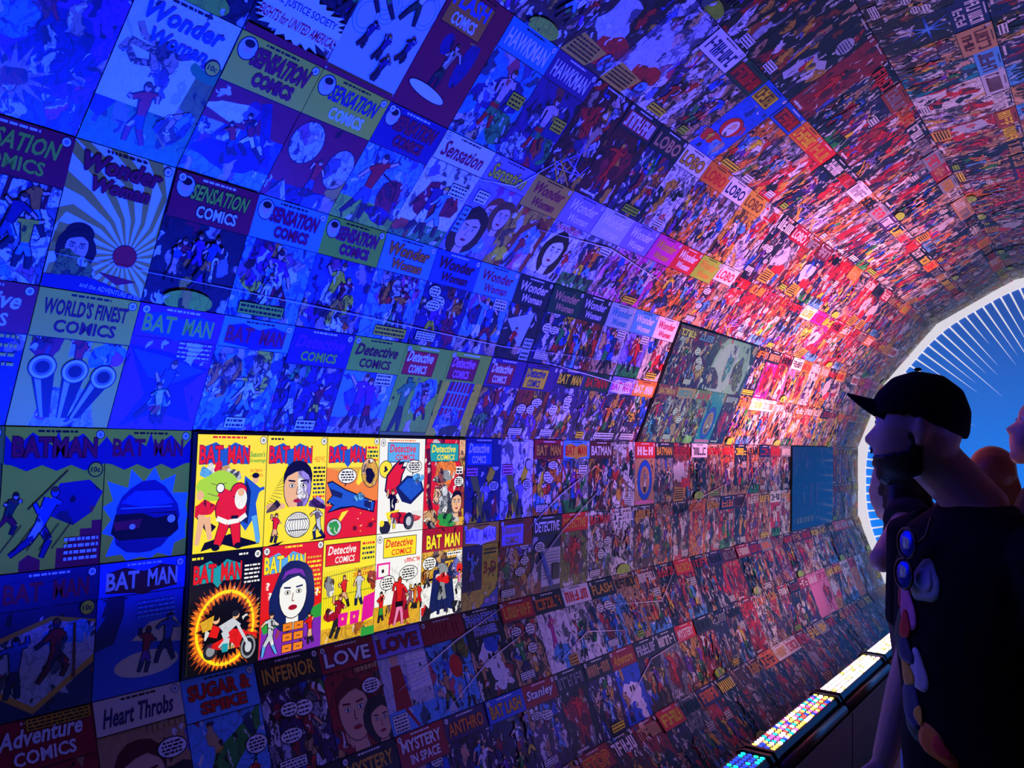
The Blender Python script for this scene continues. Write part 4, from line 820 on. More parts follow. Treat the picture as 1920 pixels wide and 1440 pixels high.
        A.bubble(.25, .68, .15, .1); A.bubble(.7, .78, .2, .1)
        A.figure(.12, .12, .45, 'green', 'red', seed=4); A.poly([(.38, .55), (.62, .56), (.74, .1), (.28, .06)], 'crimson'); A.figure(.5, .03, .72, 'pink', 'red', 'red', seed=7, boots='pink'); A.rect(.42, .3, .58, .38, 'black')
        for x, c in ((.74, 'sky'), (.84, 'orange'), (.93, 'red')): A.figure(x, .22, .38, c, c, 'tan', seed=x)
    else:
        A.rect(0, 0, 1, h, 'white', .25); A.rect(0, .55, 1, h - .35, 'gold', .45); A.rect(0, h - .36, 1, h, 'crimson', .1); A.text('BAT', .1, h - .32, .46, h - .1, 'yellow', bold=.03, out='black', ow=.03); A.text('MAN', .54, h - .32, .92, h - .1, 'yellow', bold=.03, out='black', ow=.03)
        for j in range(5): A.line([(R.uniform(0, .5), .6 + j * .09), (R.uniform(.5, 1), .62 + j * .09)], .02, 'black', .3)
        A.bubble(.18, .86, .16, .1); A.rect(.6, h - .46, .98, h - .4, 'white'); A.words(.62, .96, h - .43, .012)
        A.poly([(.28, .75), (.72, .75), (.85, .05), (.62, .12), (.35, .1), (.18, .06)], 'navy', .1); A.figure(.5, .03, .95, 'grey', 'grey', 'navy', seed=18, boots='navy'); A.blob(.52, .6, .18, .08, 'red', .2); A.ell(.92, .72, .08, .08, 'red', .1, 12); A.figure(.92, .3, .4, 'grey', 'pink', seed=2); A.blob(.1, .1, .15, .12, 'dark', .6); A.blob(.9, .1, .15, .12, 'dark', .6); A.figure(.12, .5, .3, 'olive', 'tan', seed=6)
    return A
screen(1, 'large bright screen showing ten vivid yellow and red comic covers', None, [(i % 5, 1, 1 - i // 5, 1, scr_art(i), M_SCREEN) for i in range(10)])
def dim_art(bgc, mo, det, title, tc, seed, h=IH):
    A = Art(h); A.r = R = random.Random(seed); A.rect(0, 0, 1, h, bgc, det)
    mo_draw(A, mo, dict(det=det), R); A.rect(0, h - .25, 1, h, bgc, 0.1)
    if title: A.text(title, .08, h - .22, .9, h - .07, tc)
    return A
def glare_art():  # pale ellipses paint the blurred glare across this screen into its picture
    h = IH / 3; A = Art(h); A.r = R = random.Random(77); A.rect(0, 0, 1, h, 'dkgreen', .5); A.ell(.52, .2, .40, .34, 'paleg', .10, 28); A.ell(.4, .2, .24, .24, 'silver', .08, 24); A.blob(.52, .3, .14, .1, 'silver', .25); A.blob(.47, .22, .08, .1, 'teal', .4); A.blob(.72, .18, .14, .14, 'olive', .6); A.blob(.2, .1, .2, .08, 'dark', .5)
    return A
screen(2, 'dim screen tilted overhead showing dark teal and rust covers and a pale painted glare', None,
       [(0, 1, 1, 1, dim_art('brown', 'fight', .7, '~6', 'yellow', 1), M_SCREEN_DIM), (1, 1, 1, 1, dim_art('maroon', 'bubbles', .6, '~5', 'sky', 2), M_SCREEN_DIM), (2, 3, 1, 1, glare_art(), M_SCREEN_DIM),
        (0, 1, 0, 1, dim_art('rust', 'fight', .7, 'BATMAN', 'gold', 3), M_SCREEN_DIM), (1, 1, 0, 1, dim_art('tan', 'bubbles', .6, '~5', 'teal', 4), M_SCREEN_DIM), (2, 1, 0, 1, dim_art('olive', 'crowd', .7, '~4', 'red', 5), M_SCREEN_DIM),
        (3, 1, 0, 1, dim_art('teal', 'oval', .1, '', 'red', 6), M_SCREEN_DIM), (4, 1, 0, 1, dim_art('black', 'redfig', .5, '~4', 'silver', 7), M_SCREEN_DIM)])
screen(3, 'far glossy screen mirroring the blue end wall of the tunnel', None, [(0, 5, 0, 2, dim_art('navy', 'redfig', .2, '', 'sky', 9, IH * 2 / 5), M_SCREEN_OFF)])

# ------------------------------------------------------------------ creases in the vinyl, their highlights painted in as near-white colour
M_CREASE = simple('vinyl_ridge_painted_glint', (0.92, 0.9, 0.88), 0.2, 0.05)
def crease(fi, pts, r=0.0030):
    a, e, n, ln = facet(fi); P_ = []
    for i in range(len(pts) - 1):
        for j in range(6):
            t = j / 6; s = pts[i][0] * (1 - t) + pts[i + 1][0] * t; v = pts[i][1] * (1 - t) + pts[i + 1][1] * t
            P_.append(a + e * ln * v + Vector((0, s, 0)) + n * (.006 + .001 * sin(7 * t)))
    P_.append(a + e * ln * pts[-1][1] + Vector((0, pts[-1][0], 0)) + n * .004)
    bm = bmesh.new(); k = len(P_); add_tube(bm, P_, [r * max(.25, sin(pi * (i + .3) / (k + .1))) for i in range(k)], 6)
    link('vinyl_crease', bm_mesh(bm, True), M_CREASE, wall_left if fi < 4 else ceiling)
crease(2, [(3.0, .42), (3.25, .62), (3.55, .80)]); crease(2, [(2.95, .05), (3.3, .40), (3.65, .66)]); crease(1, [(2.15, .70), (2.5, .86), (2.85, .98)]); crease(1, [(2.35, .52), (2.65, .70), (2.95, .80)]); crease(1, [(3.1, .55), (3.4, .68), (3.75, .60)])
crease(2, [(4.6, .30), (4.9, .52), (5.4, .64)]); crease(2, [(5.5, .25), (5.8, .7), (6.1, .9)]); crease(1, [(3.7, .8), (4.2, .72), (4.5, .95)]); crease(3, [(2.9, .52), (3.5, .46), (4.0, .40)]); crease(4, [(2.0, .35), (2.25, .4), (2.4, .62)]); crease(4, [(2.5, .25), (3.0, .3), (3.6, .22)])
crease(3, [(.8, .62), (1.7, .60), (2.6, .57), (3.4, .60)], .0016); crease(1, [(3.5, .1), (3.9, .35), (4.4, .4)])

# ------------------------------------------------------------------ LED bars on low plinths, left and right
M_ALU = simple('dark_anodised_housing', (0.035, 0.035, 0.04), 0.3, 0.2, 30, 0.6)
LED_COL = {'b': (0.01, 0.05, 1.0), 'c': (0.0, 0.6, 0.9), 'g': (0.0, 0.9, 0.35), 'y': (1.0, 0.75, 0.12), 'm': (1.0, 0.12, 0.75), 'r': (1.0, 0.08, 0.06), 'w': (1.0, 0.80, 0.84), 'p': (1.0, 0.42, 0.6)}
M_LED = {k: emit_mat('led_glow_' + k, c, 2.2 if k not in 'wp' else 9.0) for k, c in LED_COL.items()}
M_LED['d'] = simple('unlit_led_lens', (0.15, 0.15, 0.17), 0.2)
KIND = {'blue': 'bbbcgbc', 'mixed': 'ymcbrypwc', 'white': 'wwwwwyp', 'off': 'd'}
def led_bar(side, y0, kind, label, lamp_col, watts, group):
    L_ = 0.90; root = empty('led_bar', (side * 1.095 + (CX if side > 0 else 0), y0, 0.40)); sx = -side   # sx: towards the aisle
    tag(root, label, 'stage light', group)
    R = random.Random(int(y0 * 100) + (7 if side > 0 else 0))
    # housing: trapezoid section with a rounded front rail
    def prism(sec, ya, yb):
        vs = [(x, y, z) for y in (ya, yb) for x, z in sec]; n = len(sec)
        fs = [tuple(range(n)), tuple(range(2 * n - 1, n - 1, -1))] + [(i, n + i, n + (i + 1) % n, (i + 1) % n) for i in range(n)]
        return mesh_from(vs, fs)
    o = side
    link('housing', prism([(o * .062, -.01), (o * .065, .045), (o * .05, .052), (-o * .05, .052), (-o * .062, .035), (-o * .06, -.01)], 0.02, L_ - .02), M_ALU, root)
    for ya in (0.0, L_ - .02): link('end_cap', prism([(o * .07, -.027), (o * .072, .05), (o * .05, .062), (-o * .055, .062), (-o * .07, .04), (-o * .068, -.027)], ya, ya + .02), M_BLACK, root)
    bm = bmesh.new(); add_tube(bm, [(-o * .08, .01, .005), (-o * .08, L_ - .01, .005)], .02, 12); link('front_rail', bm_mesh(bm, True), M_ALU, root)
    link('lens_panel', box_mesh(-.047, .047, .03, L_ - .03, .052, .055), M_BLACK, root)
    groups = {}
    nx, ny = 4, 30
    for i in range(nx):
        for j in range(ny):
            c = R.choice(KIND[kind]); groups.setdefault(c, []).append((-.036 + i * .024, .045 + j * (L_ - .09) / (ny - 1)))
    for c, pts in groups.items():
        vs = []; fs = []
        for x, y in pts:
            b = len(vs)
            for zz, rr in ((.055, .0085), (.0585, .0095)):
                vs += [(x + rr * cos(t), y + rr * sin(t), zz) for t in (pi / 4 * q for q in range(8))]
            fs += [(b + q, b + (q + 1) % 8, b + 8 + (q + 1) % 8, b + 8 + q) for q in range(8)] + [tuple(b + 8 + q for q in range(8))]
        g = link('led_lenses', mesh_from(vs, fs), M_LED[c], root); g['kind'] = 'stuff'
    if watts:
        tgt = Vector((-1.88, 0, 2.2)) if side < 0 and y0 < 4 else Vector((-1.74, 0, 2.38)) if side < 0 else Vector((-.35, 0, 3.2))
        for j in range(2):
            ld = bpy.data.lights.new('led_beam', 'SPOT'); ld.energy = watts / 2; ld.color = lamp_col; ld.shadow_soft_size = .04
            ld.spot_size = radians((70 if y0 < 4 else 62) if side < 0 else 62); ld.spot_blend = 0.8
            lo = bpy.data.objects.new('led_beam', ld); COL.objects.link(lo); lo.parent = root; lo.location = (0, L_ * (.27 + .46 * j), .085)
            d = (tgt - Vector((root.location.x, 0, .48))).normalized(); lo.rotation_euler = d.to_track_quat('-Z', 'Y').to_euler()
    n_ = round((y0 - BAR_Y0) / BAR_PITCH)
    if side < 0 and n_ in WASH:
        ld = bpy.data.lights.new('led_spill', 'SPOT'); ld.color, ld.energy = WASH[n_]; ld.shadow_soft_size = .05; ld.spot_size = radians(130); ld.spot_blend = 1.0
        lo = bpy.data.objects.new('led_spill', ld); COL.objects.link(lo); lo.parent = root; lo.location = (-.03, L_ / 2, .09)
        lo.rotation_euler = Vector((-.93, 0, .40)).to_track_quat('-Z', 'Y').to_euler()
    if side < 0 and n_ in (-1, 0, 1, 2):     # light that leaks towards the aisle
        ld = bpy.data.lights.new('led_leak', 'SPOT'); ld.color, ld.energy = {-1: ((.15, .2, 1.0), 14), 0: ((1.0, .4, .5), 16), 1: ((1.0, .35, .3), 30), 2: ((1.0, .3, .25), 30)}[n_]; ld.shadow_soft_size = .05; ld.spot_size = radians(110); ld.spot_blend = 1.0
        lo = bpy.data.objects.new('led_leak', ld); COL.objects.link(lo); lo.parent = root; lo.location = (.03, L_ / 2, .09)
        lo.rotation_euler = Vector((.55, 0, .84)).to_track_quat('-Z', 'Y').to_euler()
    return root
names_l = {0: 'multicoloured LED bar nearest the camera but one, yellow, magenta and cyan dots', 1: 'white glowing LED bar between the multicoloured bar and the far white bar', 2: 'white LED bar partly hidden by the man in the black cap', -1: 'blue and green LED bar cut by the bottom edge of the picture'}
for n, colr, watts, kind in LEFT_BARS:
    led_bar(-1, BAR_Y0 + n * BAR_PITCH, kind, names_l.get(n, 'LED bar on the low plinth outside the picture, ' + ('blue' if kind == 'blue' else 'far white')), colr, watts, 'LED bars along the foot of the left wall')
for n, colr, watts in RIGHT_BARS:
    led_bar(1, BAR_Y0 + n * BAR_PITCH, 'white' if n > 0 else 'mixed', 'LED bar along the opposite wall outside the picture', colr, watts, 'LED bars along the opposite wall')
for side, nm in ((-1, 'plinth_left'), (1, 'plinth_right')):
    cx_ = side * 1.095 + (CX if side > 0 else 0)
    root = empty('low_plinth', (cx_, 3.5, 0)); tag(root, 'long low black plinth carrying the LED bars ' + ('along the papered wall' if side < 0 else 'along the opposite wall'), 'plinth')
    link('plinth_body', box_mesh(-.075, .075, -4.0, 4.4, 0.0, .365, .006), M_BLACK, root)
    link('top_ledge', box_mesh(-.09, .09, -4.0, 4.4, .365, .372), M_ALU, root)
    for i in range(9): link('panel_seam', box_mesh(-side * .075 - .002, -side * .075 + .002, -3.9 + i * .93, -3.892 + i * .93, 0.01, .36), M_ALU, root)

# ------------------------------------------------------------------ end of the tunnel: white frame, blue lit wall with white rays
def blue_mat():
    mt, nt, N, L, P = newmat('blue_backlit_panel')
    tc = N.new('ShaderNodeTexCoord'); sp = N.new('ShaderNodeSeparateXYZ'); L.new(tc.outputs['Object'], sp.inputs[0])
    rp = N.new('ShaderNodeMapRange'); rp.inputs['From Min'].default_value = 2.9; rp.inputs['From Max'].default_value = 1.2; L.new(sp.outputs[2], rp.inputs['Value'])
    c = mixc(N, L, rp.outputs[0], hexc('2450a4'), hexc('087cf0'))
    P.inputs['Base Color'].default_value = (.02, .05, .2, 1); P.inputs['Roughness'].default_value = .5
    L.new(c, P.inputs['Emission Color']); P.inputs['Emission Strength'].default_value = 1.0
    return mt
full = PROF + MIR[::-1][1:]
def prism_y(sec, y0, y1, name):
    n = len(sec); vs = [(x, y0, z) for x, z in sec] + [(x, y1, z) for x, z in sec]
    fs = [tuple(range(n)), tuple(range(2 * n - 1, n - 1, -1))] + [(i, n + i, n + (i + 1) % n, (i + 1) % n) for i in range(n)]
    return mesh_from(vs, fs, name)
wall_end = tag(link('wall_end', prism_y([(CX + (x - CX) * 1.05, z if z <= 0 else 1.26 + (z - 1.26) * 1.05) for x, z in full], Y_END + .03, Y_END + .08, 'wall_end'), blue_mat()), 'glowing blue end wall with white rays around it', kind='structure')
RC = Vector((CX, 0, 1.26))
M_GLOWWHITE = emit_mat('white_backlit_print', (0.92, 0.90, 1.0), 0.72)
def inner_r(t):
    """inner outline of the white frame: the barrel section, rounded off"""
    d = Vector((cos(t), sin(t))); best = 9
    for i in range(len(full) - 1):
        a = Vector(full[i]) - Vector((RC.x, RC.z)); b = Vector(full[i + 1]) - Vector((RC.x, RC.z)); e = b - a
        den = d.x * e.y - d.y * e.x
        if abs(den) < 1e-9: continue
        s = (a.x * e.y - a.y * e.x) / den; u = (a.x * d.y - a.y * d.x) / den
        if s > 0 and -1e-6 <= u <= 1 + 1e-6: best = min(best, s)
    return best
T0, T1 = radians(-36), radians(216)
NT = 96
outer = []; inner = []
for i in range(NT + 1):
    t = T0 + (T1 - T0) * i / NT; r = inner_r(t) if True else 2
    if r > 5: r = 2.0
    rs = sum(min(inner_r(t + q * .05), 2.3) for q in (-2, -1, 0, 1, 2)) / 5
    outer.append((RC.x + (r + .02) * cos(t), RC.z + (r + .02) * sin(t))); inner.append((RC.x + (rs - .075) * cos(t), RC.z + (rs - .075) * sin(t)))
vs = []; fs = []
for y in (Y_END - .004, Y_END + .028):
    for (a, b) in zip(outer, inner): vs += [(a[0], y, a[1]), (b[0], y, b[1])]
m2 = 2 * (NT + 1)
for i in range(NT):
    fs += [(2 * i, 2 * i + 1, 2 * i + 3, 2 * i + 2), (m2 + 2 * i, m2 + 2 * i + 2, m2 + 2 * i + 3, m2 + 2 * i + 1), (2 * i + 1, m2 + 2 * i + 1, m2 + 2 * i + 3, 2 * i + 3), (2 * i, 2 * i + 2, m2 + 2 * i + 2, m2 + 2 * i)]
fs += [(0, m2, m2 + 1, 1), (2 * NT, 2 * NT + 1, m2 + 2 * NT + 1, m2 + 2 * NT)]
tag(link('trim_1', mesh_from(vs, fs), M_GLOWWHITE), 'white frame around the end opening of the tunnel', kind='structure')
RAYS = []
for j, ln in enumerate((.80, .34, .62, .34, .55, .24)):
    RAYS.append(mesh_from([(0, -.004, -.0085), (0, -.004, .0085), (-ln, -.004, 0), (0, 0, -.0085), (0, 0, .0085), (-ln, 0, 0)], [(0, 1, 2), (3, 5, 4), (0, 3, 4, 1), (1, 4, 5, 2), (2, 5, 3, 0)], 'white_ray'))
NR = 104
for i in range(NR):
    t = T0 + (T1 - T0) * (i + .5) / NR; rs = sum(min(inner_r(t + q * .05), 2.3) for q in (-2, -1, 0, 1, 2)) / 5 - .07
    side_ = abs(cos(t)) > .93
    o = link('white_ray', RAYS[(0, 4, 2, 1, 4, 2, 4)[i % 7] if not side_ else (3, 5)[i % 2]], M_GLOWWHITE, wall_end); o.location = (RC.x + rs * cos(t), Y_END + .029, RC.z + rs * sin(t)); o.rotation_euler = (0, -t, 0)
st = [(-.78, .95), (-.60, .95), (-.02, 1.62), (-.12, 1.72)]
link('white_stripe', prism_y(st, Y_END + .024, Y_END + .03, 'white_stripe'), M_GLOWWHITE, wall_end)

# ------------------------------------------------------------------ people
def skin_mat(name, c): return simple(name, c, 0.5, 0.08, 40)
M_SKIN = skin_mat('light_skin', (0.62, 0.36, 0.26)); M_SKIN2 = skin_mat('tanned_skin', (0.42, 0.22, 0.15))
M_HAIR = simple('dark_hair', (0.02, 0.014, 0.012), 0.45, 0.4, 120, bump=.3); M_HAIR_RED = simple('auburn_hair', (0.20, 0.055, 0.025), 0.4, 0.4, 120, bump=.3)
M_TEE = simple('black_cotton', (0.008, 0.008, 0.010), 0.9, 0.3, 60, spec=.1); M_CAP = simple('black_cap_cloth', (0.006, 0.006, 0.008), 0.85, 0.3, 90, spec=.1)
M_DENIM = simple('blue_denim', (0.10, 0.15, 0.32), 0.9, 0.35, 160, bump=.3); M_TOP = simple('pale_cotton_top', (0.55, 0.48, 0.5), 0.9, 0.1, 60); M_SHOE = simple('dark_shoe_leather', (0.03, 0.025, 0.025), 0.5)
M_EYE = simple('eye_white', (0.8, 0.78, 0.76), 0.2, 0.05); M_DARKTOP = simple('dark_shirt_cloth', (0.012, 0.010, 0.014), 0.9, 0.3)
# head outline in profile: (forward, up) in metres from the ear, face to the front, anticlockwise from the nose
PROFILE = [(.106, -.018), (.099, -.031), (.083, -.037), (.086, -.044), (.089, -.050), (.078, -.056), (.084, -.064), (.082, -.072), (.074, -.078), (.080, -.090), (.074, -.106), (.058, -.118), (.036, -.112), (.006, -.094), (-.026, -.084), (-.060, -.070), (-.080, -.044),
           (-.094, .0), (-.098, .04), (-.085, .082), (-.050, .112), (0.0, .122), (.042, .108), (.070, .078), (.082, .048), (.083, .030), (.078, .020), (.084, .008)]
def prof_r(a, pts):
    """radius of a closed outline in direction a"""
    d = (cos(a), sin(a)); best = 0.0
    n = len(pts)
    for i in range(n):
        ax, ay = pts[i]; bx, by = pts[(i + 1) % n]; ex, ey = bx - ax, by - ay
        den = d[0] * ey - d[1] * ex
        if abs(den) < 1e-12: continue
        s = (ax * ey - ay * ex) / den; u = (ax * d[1] - ay * d[0]) / den
        if s > 0 and 0 <= u <= 1: best = max(best, s)
    return best or .08
def head_grid(na=150, nb=26, grow=0.0, W=.076, keep=None):
    """closed head surface as list of rings; keep(a, b) limits a patch (hair, beard)"""
    raw = [prof_r(2 * pi * i / na, PROFILE) for i in range(na)]
    sm = []
    for i in range(na):
        k = 12; sm.append(sum(raw[(i + j) % na] for j in range(-k, k + 1)) / (2 * k + 1))
    verts = []
    for i in range(na):
        a = 2 * pi * i / na; row = []
        for j in range(nb + 1):
            b = -pi / 2 + pi * j / nb; lat = W * sin(b)
            wgt = math.exp(-(lat / .024) ** 2) if -2.3 < ((a + pi) % (2 * pi) - pi) < .7 else math.exp(-(lat / .06) ** 2)
            r = sm[i] + (raw[i] - sm[i]) * wgt
            ad = (a + pi) % (2 * pi) - pi
            r -= .012 * math.exp(-((ad - .22) / .16) ** 2) * math.exp(-((abs(lat) - .032) / .016) ** 2)    # eye sockets
            c = max(cos(b), 0) ** .78
            r = r * c + grow * (1 if c > .02 else 0)
            l2 = lat * (1.0 + (0.06 if sin(a) > 0 else -.08 * -sin(a))) + (grow if lat > 0 else -grow) * abs(sin(b))
            row.append((r * cos(a), l2, r * sin(a)))
        verts.append(row)
    return verts
def head_bm(bm, origin, rot, grow=0.0, ear=True, scale=1.0):
    g = head_grid(grow=grow); na = len(g); nb = len(g[0]) - 1
    P_ = lambda p: Vector(origin) + rot @ (Vector(p) * scale)
    V = []
    for i in range(na): V.append([bm.verts.new(P_(g[i][j])) for j in range(1, nb)])
    pl = bm.verts.new(P_((0, g[0][0][1], 0))); pr = bm.verts.new(P_((0, g[0][nb][1], 0)))
    for i in range(na):
        i2 = (i + 1) % na
        for j in range(nb - 2): bm.faces.new((V[i][j], V[i2][j], V[i2][j + 1], V[i][j + 1]))
        bm.faces.new((pl, V[i2][0], V[i][0])); bm.faces.new((V[i][-1], V[i2][-1], pr))
    if ear:
        for s in (-1, 1):
            pts = [(-.004, .074 * s, -.03), (-.012, .080 * s, -.012), (-.014, .084 * s, .008), (-.006, .084 * s, .024), (.006, .078 * s, .02)]
            add_tube(bm, [P_(p) for p in pts], [.008 * scale, .010 * scale, .012 * scale, .010 * scale, .006 * scale], 8)
            add_ball(bm, P_((-.004, .076 * s, 0)), [.014 * scale] * 3, 8)
def head_patch(bm, origin, rot, keep, grow, scale=1.0, inner=-.004):
    """a thick patch over the head (hair, beard, cap crown): keep(forward, lateral, up)"""
    o_ = head_grid(grow=grow); n_ = head_grid(grow=inner); na = len(o_); nb = len(o_[0]) - 1
    P_ = lambda p: Vector(origin) + rot @ (Vector(p) * scale)
    cache = {}
    def vv(i, j, k):
        j0 = j
        if j in (0, nb): i = 0
        key = (i % na, j, k)
        if key not in cache: cache[key] = bm.verts.new(P_((o_ if k else n_)[i % na][j0]))
        return cache[key]
    cells_ = set()
    for i in range(na):
        for j in range(nb):
            q = [o_[i][j], o_[(i + 1) % na][j], o_[(i + 1) % na][j + 1], o_[i][j + 1]]; c = [sum(p[t] for p in q) / 4 for t in range(3)]
            if keep(*c): cells_.add((i, j))
    def face(vl):
        vl2 = []
        for v in vl:
            if v not in vl2: vl2.append(v)
        if len(vl2) >= 3:
            try: bm.faces.new(vl2)
            except ValueError: pass
    for (i, j) in cells_:
        face([vv(i, j, 1), vv(i + 1, j, 1), vv(i + 1, j + 1, 1), vv(i, j + 1, 1)]); face([vv(i, j + 1, 0), vv(i + 1, j + 1, 0), vv(i + 1, j, 0), vv(i, j, 0)])
        for (di, dj, e) in (((i - 1) % na, j, ((i, j), (i, j + 1))), ((i + 1) % na, j, ((i + 1, j + 1), (i + 1, j))), (i, j - 1, ((i + 1, j), (i, j))), (i, j + 1, ((i, j + 1), (i + 1, j + 1)))):
            if (di, dj) not in cells_ and 0 <= dj < nb: face([vv(*e[0], 1), vv(*e[1], 1), vv(*e[1], 0), vv(*e[0], 0)])
def hand(bm, wrist, d, thumb, curl=.25, s=1.0):
    """palm and five bent fingers from the wrist along d; thumb leaves the side"""
    wrist = Vector(wrist); d = Vector(d).normalized(); t = Vector(thumb); t = (t - d * t.dot(d)).normalized(); n = d.cross(t).normalized()
    add_tube(bm, [wrist - d * .02, wrist, wrist + d * .03 * s, wrist + d * .065 * s, wrist + d * .09 * s], [(.024 * s, .021 * s)] * 2 + [(.032 * s, .028 * s)] * 2 + [(.026 * s, .026 * s)], 10)
    for i, L_ in enumerate((.072, .080, .074, .058)):
        b = wrist + d * (.086 - .004 * abs(i - 1)) * s + t * (.028 - .0195 * i) * s; p = [b - d * .02]; dd = d.copy()
        for q in range(4):
            p.append(p[-1] + dd * (.02 * s if q == 0 else L_ * s / 3)); dd = (dd + n * curl * .9).normalized()
        add_tube(bm, p, [.0095 * s, .0095 * s, .009 * s, .0085 * s, .007 * s], 8)
    b = wrist + d * .02 * s + t * .02 * s; dd = (d * .75 + t * .75).normalized(); p = [b]
    for q in range(3): p.append(p[-1] + dd * .03 * s); dd = (dd + d * .3 + n * curl * .4).normalized()
    add_tube(bm, p, [.012 * s, .011 * s, .0095 * s, .0075 * s], 8)
def remesh(o, vox, smooth=2):
    r = o.modifiers.new('remesh', 'REMESH'); r.mode = 'VOXEL'; r.voxel_size = vox; r.use_smooth_shade = True
    if smooth:
        s = o.modifiers.new('smooth', 'SMOOTH'); s.iterations = smooth; s.factor = .5
def person(name, label, loc, torso_deg, head_deg, Hs, J, skin, top, top_mat, legs_mat, hair=None, beard=False, cap=False, hands=('l', 'r'), pitch=0.0, cat='person', head_tilt=0.0, slim=1.0, sleeve=.75):
    """stands on the floor at loc; torso_deg / head_deg: heading of torso and face (0 = +X). Joints J in torso frame (forward, left, up) of a 1.75 m figure, scaled by Hs."""
    root = empty(name, loc); tag(root, label, cat)
    Rt = Matrix.Rotation(radians(torso_deg), 3, 'Z'); Rh = Matrix.Rotation(radians(head_deg), 3, 'Z') @ Matrix.Rotation(-radians(pitch), 3, 'Y') @ Matrix.Rotation(radians(head_tilt), 3, 'X')
    T_ = lambda p: Rt @ (Vector(p) * Hs)
    ear = T_(J.get('ear', (.03, 0, 1.615)))
    w_ = slim * Hs
    def local(fn):
        """build in torso frame, then rotate the verts"""
        bm = bmesh.new(); fn(bm)
        for v in bm.verts: v.co = Rt @ v.co
        return bm
    S_ = lambda p: Vector(p) * Hs
    def torso_l(bm, g, z0=.86, neck=True):
        lv = [(.86, .0, .105, .155), (.95, 0, .118, .168), (1.06, .005, .112, .155), (1.20, .012, .122, .172), (1.33, .008, .118, .182), (1.42, -.005, .092, .172), (1.475, -.012, .058, .09)]
        lv = [l for l in lv if l[0] >= z0 - .001]
        add_tube(bm, [S_((l[1], 0, l[0])) for l in lv], [((l[2] + g) * w_, (l[3] + g) * w_) for l in lv], 20)
    def arm(bm, s, g, part):
        sh, el, wr = [Vector(p) for p in J['arm_' + s]]
        if part == 'sleeve':
            e2 = sh.lerp(el, sleeve); add_tube(bm, [S_(sh + Vector((0, -.03 if s == 'l' else .03, .0))), S_(sh), S_(sh.lerp(el, sleeve * .5)), S_(e2)], [(.078 + g) * Hs * .9, (.080 + g) * Hs, (.074 + g) * Hs, (.070 + g) * Hs], 14)
        else:
            add_tube(bm, [S_(sh), S_(sh.lerp(el, .45)), S_(el), S_(el.lerp(wr, .35)), S_(wr)], [.055 * w_, .049 * w_, .042 * w_, .040 * w_, .027 * w_], 12); add_ball(bm, S_(sh), .055 * w_); add_ball(bm, S_(el), .042 * w_)
            d = (wr - el); hand(bm, S_(wr), d, Vector((1, 0, 0)) if abs(d.normalized().x) < .8 else Vector((0, 0, 1)), .22, Hs)
    def leg(bm, s, g, part):
        hp, kn, an = [Vector(p) for p in J['leg_' + s]]
        if part == 'skin':
            add_tube(bm, [S_(hp), S_(hp.lerp(kn, .5)), S_(kn), S_(kn.lerp(an, .35)), S_(an)], [.082 * w_, .07 * w_, .052 * w_, .052 * w_, .034 * w_], 12); add_tube(bm, [S_(an + Vector((-.05, 0, -.04))), S_(an + Vector((.03, 0, -.045))), S_(an + Vector((.16, 0, -.06)))], [(.034 * Hs, .032 * Hs), (.038 * Hs, .036 * Hs), (.036 * Hs, .016 * Hs)], 10)
        else:
            add_tube(bm, [S_(hp + Vector((0, 0, .05))), S_(hp.lerp(kn, .4)), S_(kn), S_(kn.lerp(an, .5)), S_(an + Vector((0, 0, .0)))], [(.095 + g) * w_, (.088 + g) * w_, (.07 + g) * w_, (.064 + g) * w_, (.058 + g) * w_], 14)
    def body(bm):
        torso_l(bm, 0)
        for s in ('l', 'r'): arm(bm, s, 0, 'skin'); leg(bm, s, 0, 'skin')
        nk = Vector(J.get('ear', (.03, 0, 1.615)))
        add_tube(bm, [S_((-.012, 0, 1.40)), S_((-.008, 0, 1.48)), S_((nk.x - .03, nk.y, nk.z - .05)), S_((nk.x - .03, nk.y, nk.z))], [(.075 * Hs, .08 * Hs), (.060 * Hs, .060 * Hs), (.060 * Hs, .056 * Hs), (.05 * Hs, .05 * Hs)], 14)
    bm = local(body); head_bm(bm, ear, Rh, scale=Hs)
    o = link('body', bm_mesh(bm, True), skin, root); remesh(o, .0065, 1)
    for s in (-1, 1):
        bm = bmesh.new(); add_ball(bm, ear + Rh @ (Vector((.068, .031 * s, .018)) * Hs), .0125 * Hs, 12); link('eye', bm_mesh(bm, True), M_EYE, root)
        bm = bmesh.new(); add_ball(bm, ear + Rh @ (Vector((.0765, .031 * s, .018)) * Hs), .0055 * Hs, 8); link('iris', bm_mesh(bm, True), M_HAIR, root)
    def shirt(bm):
        torso_l(bm, .012)
        for s in ('l', 'r'): arm(bm, s, .0, 'sleeve')
        add_tube(bm, [S_((-.012, 0, 1.44)), S_((-.010, 0, 1.485))], [(.08 * Hs, .10 * Hs), (.068 * Hs, .072 * Hs)], 16)
    if top:
        o = link(top, bm_mesh(local(shirt), True), top_mat, root); remesh(o, .008, 2)
    def trousers(bm):
        add_tube(bm, [S_((0, 0, .84)), S_((0, 0, .93)), S_((0, 0, 1.0))], [(.112 * w_, .165 * w_), (.124 * w_, .176 * w_), (.118 * w_, .165 * w_)], 18)
        for s in ('l', 'r'): leg(bm, s, 0, 'trouser')
    o = link('trousers', bm_mesh(local(trousers), True), legs_mat, root); remesh(o, .010, 3)
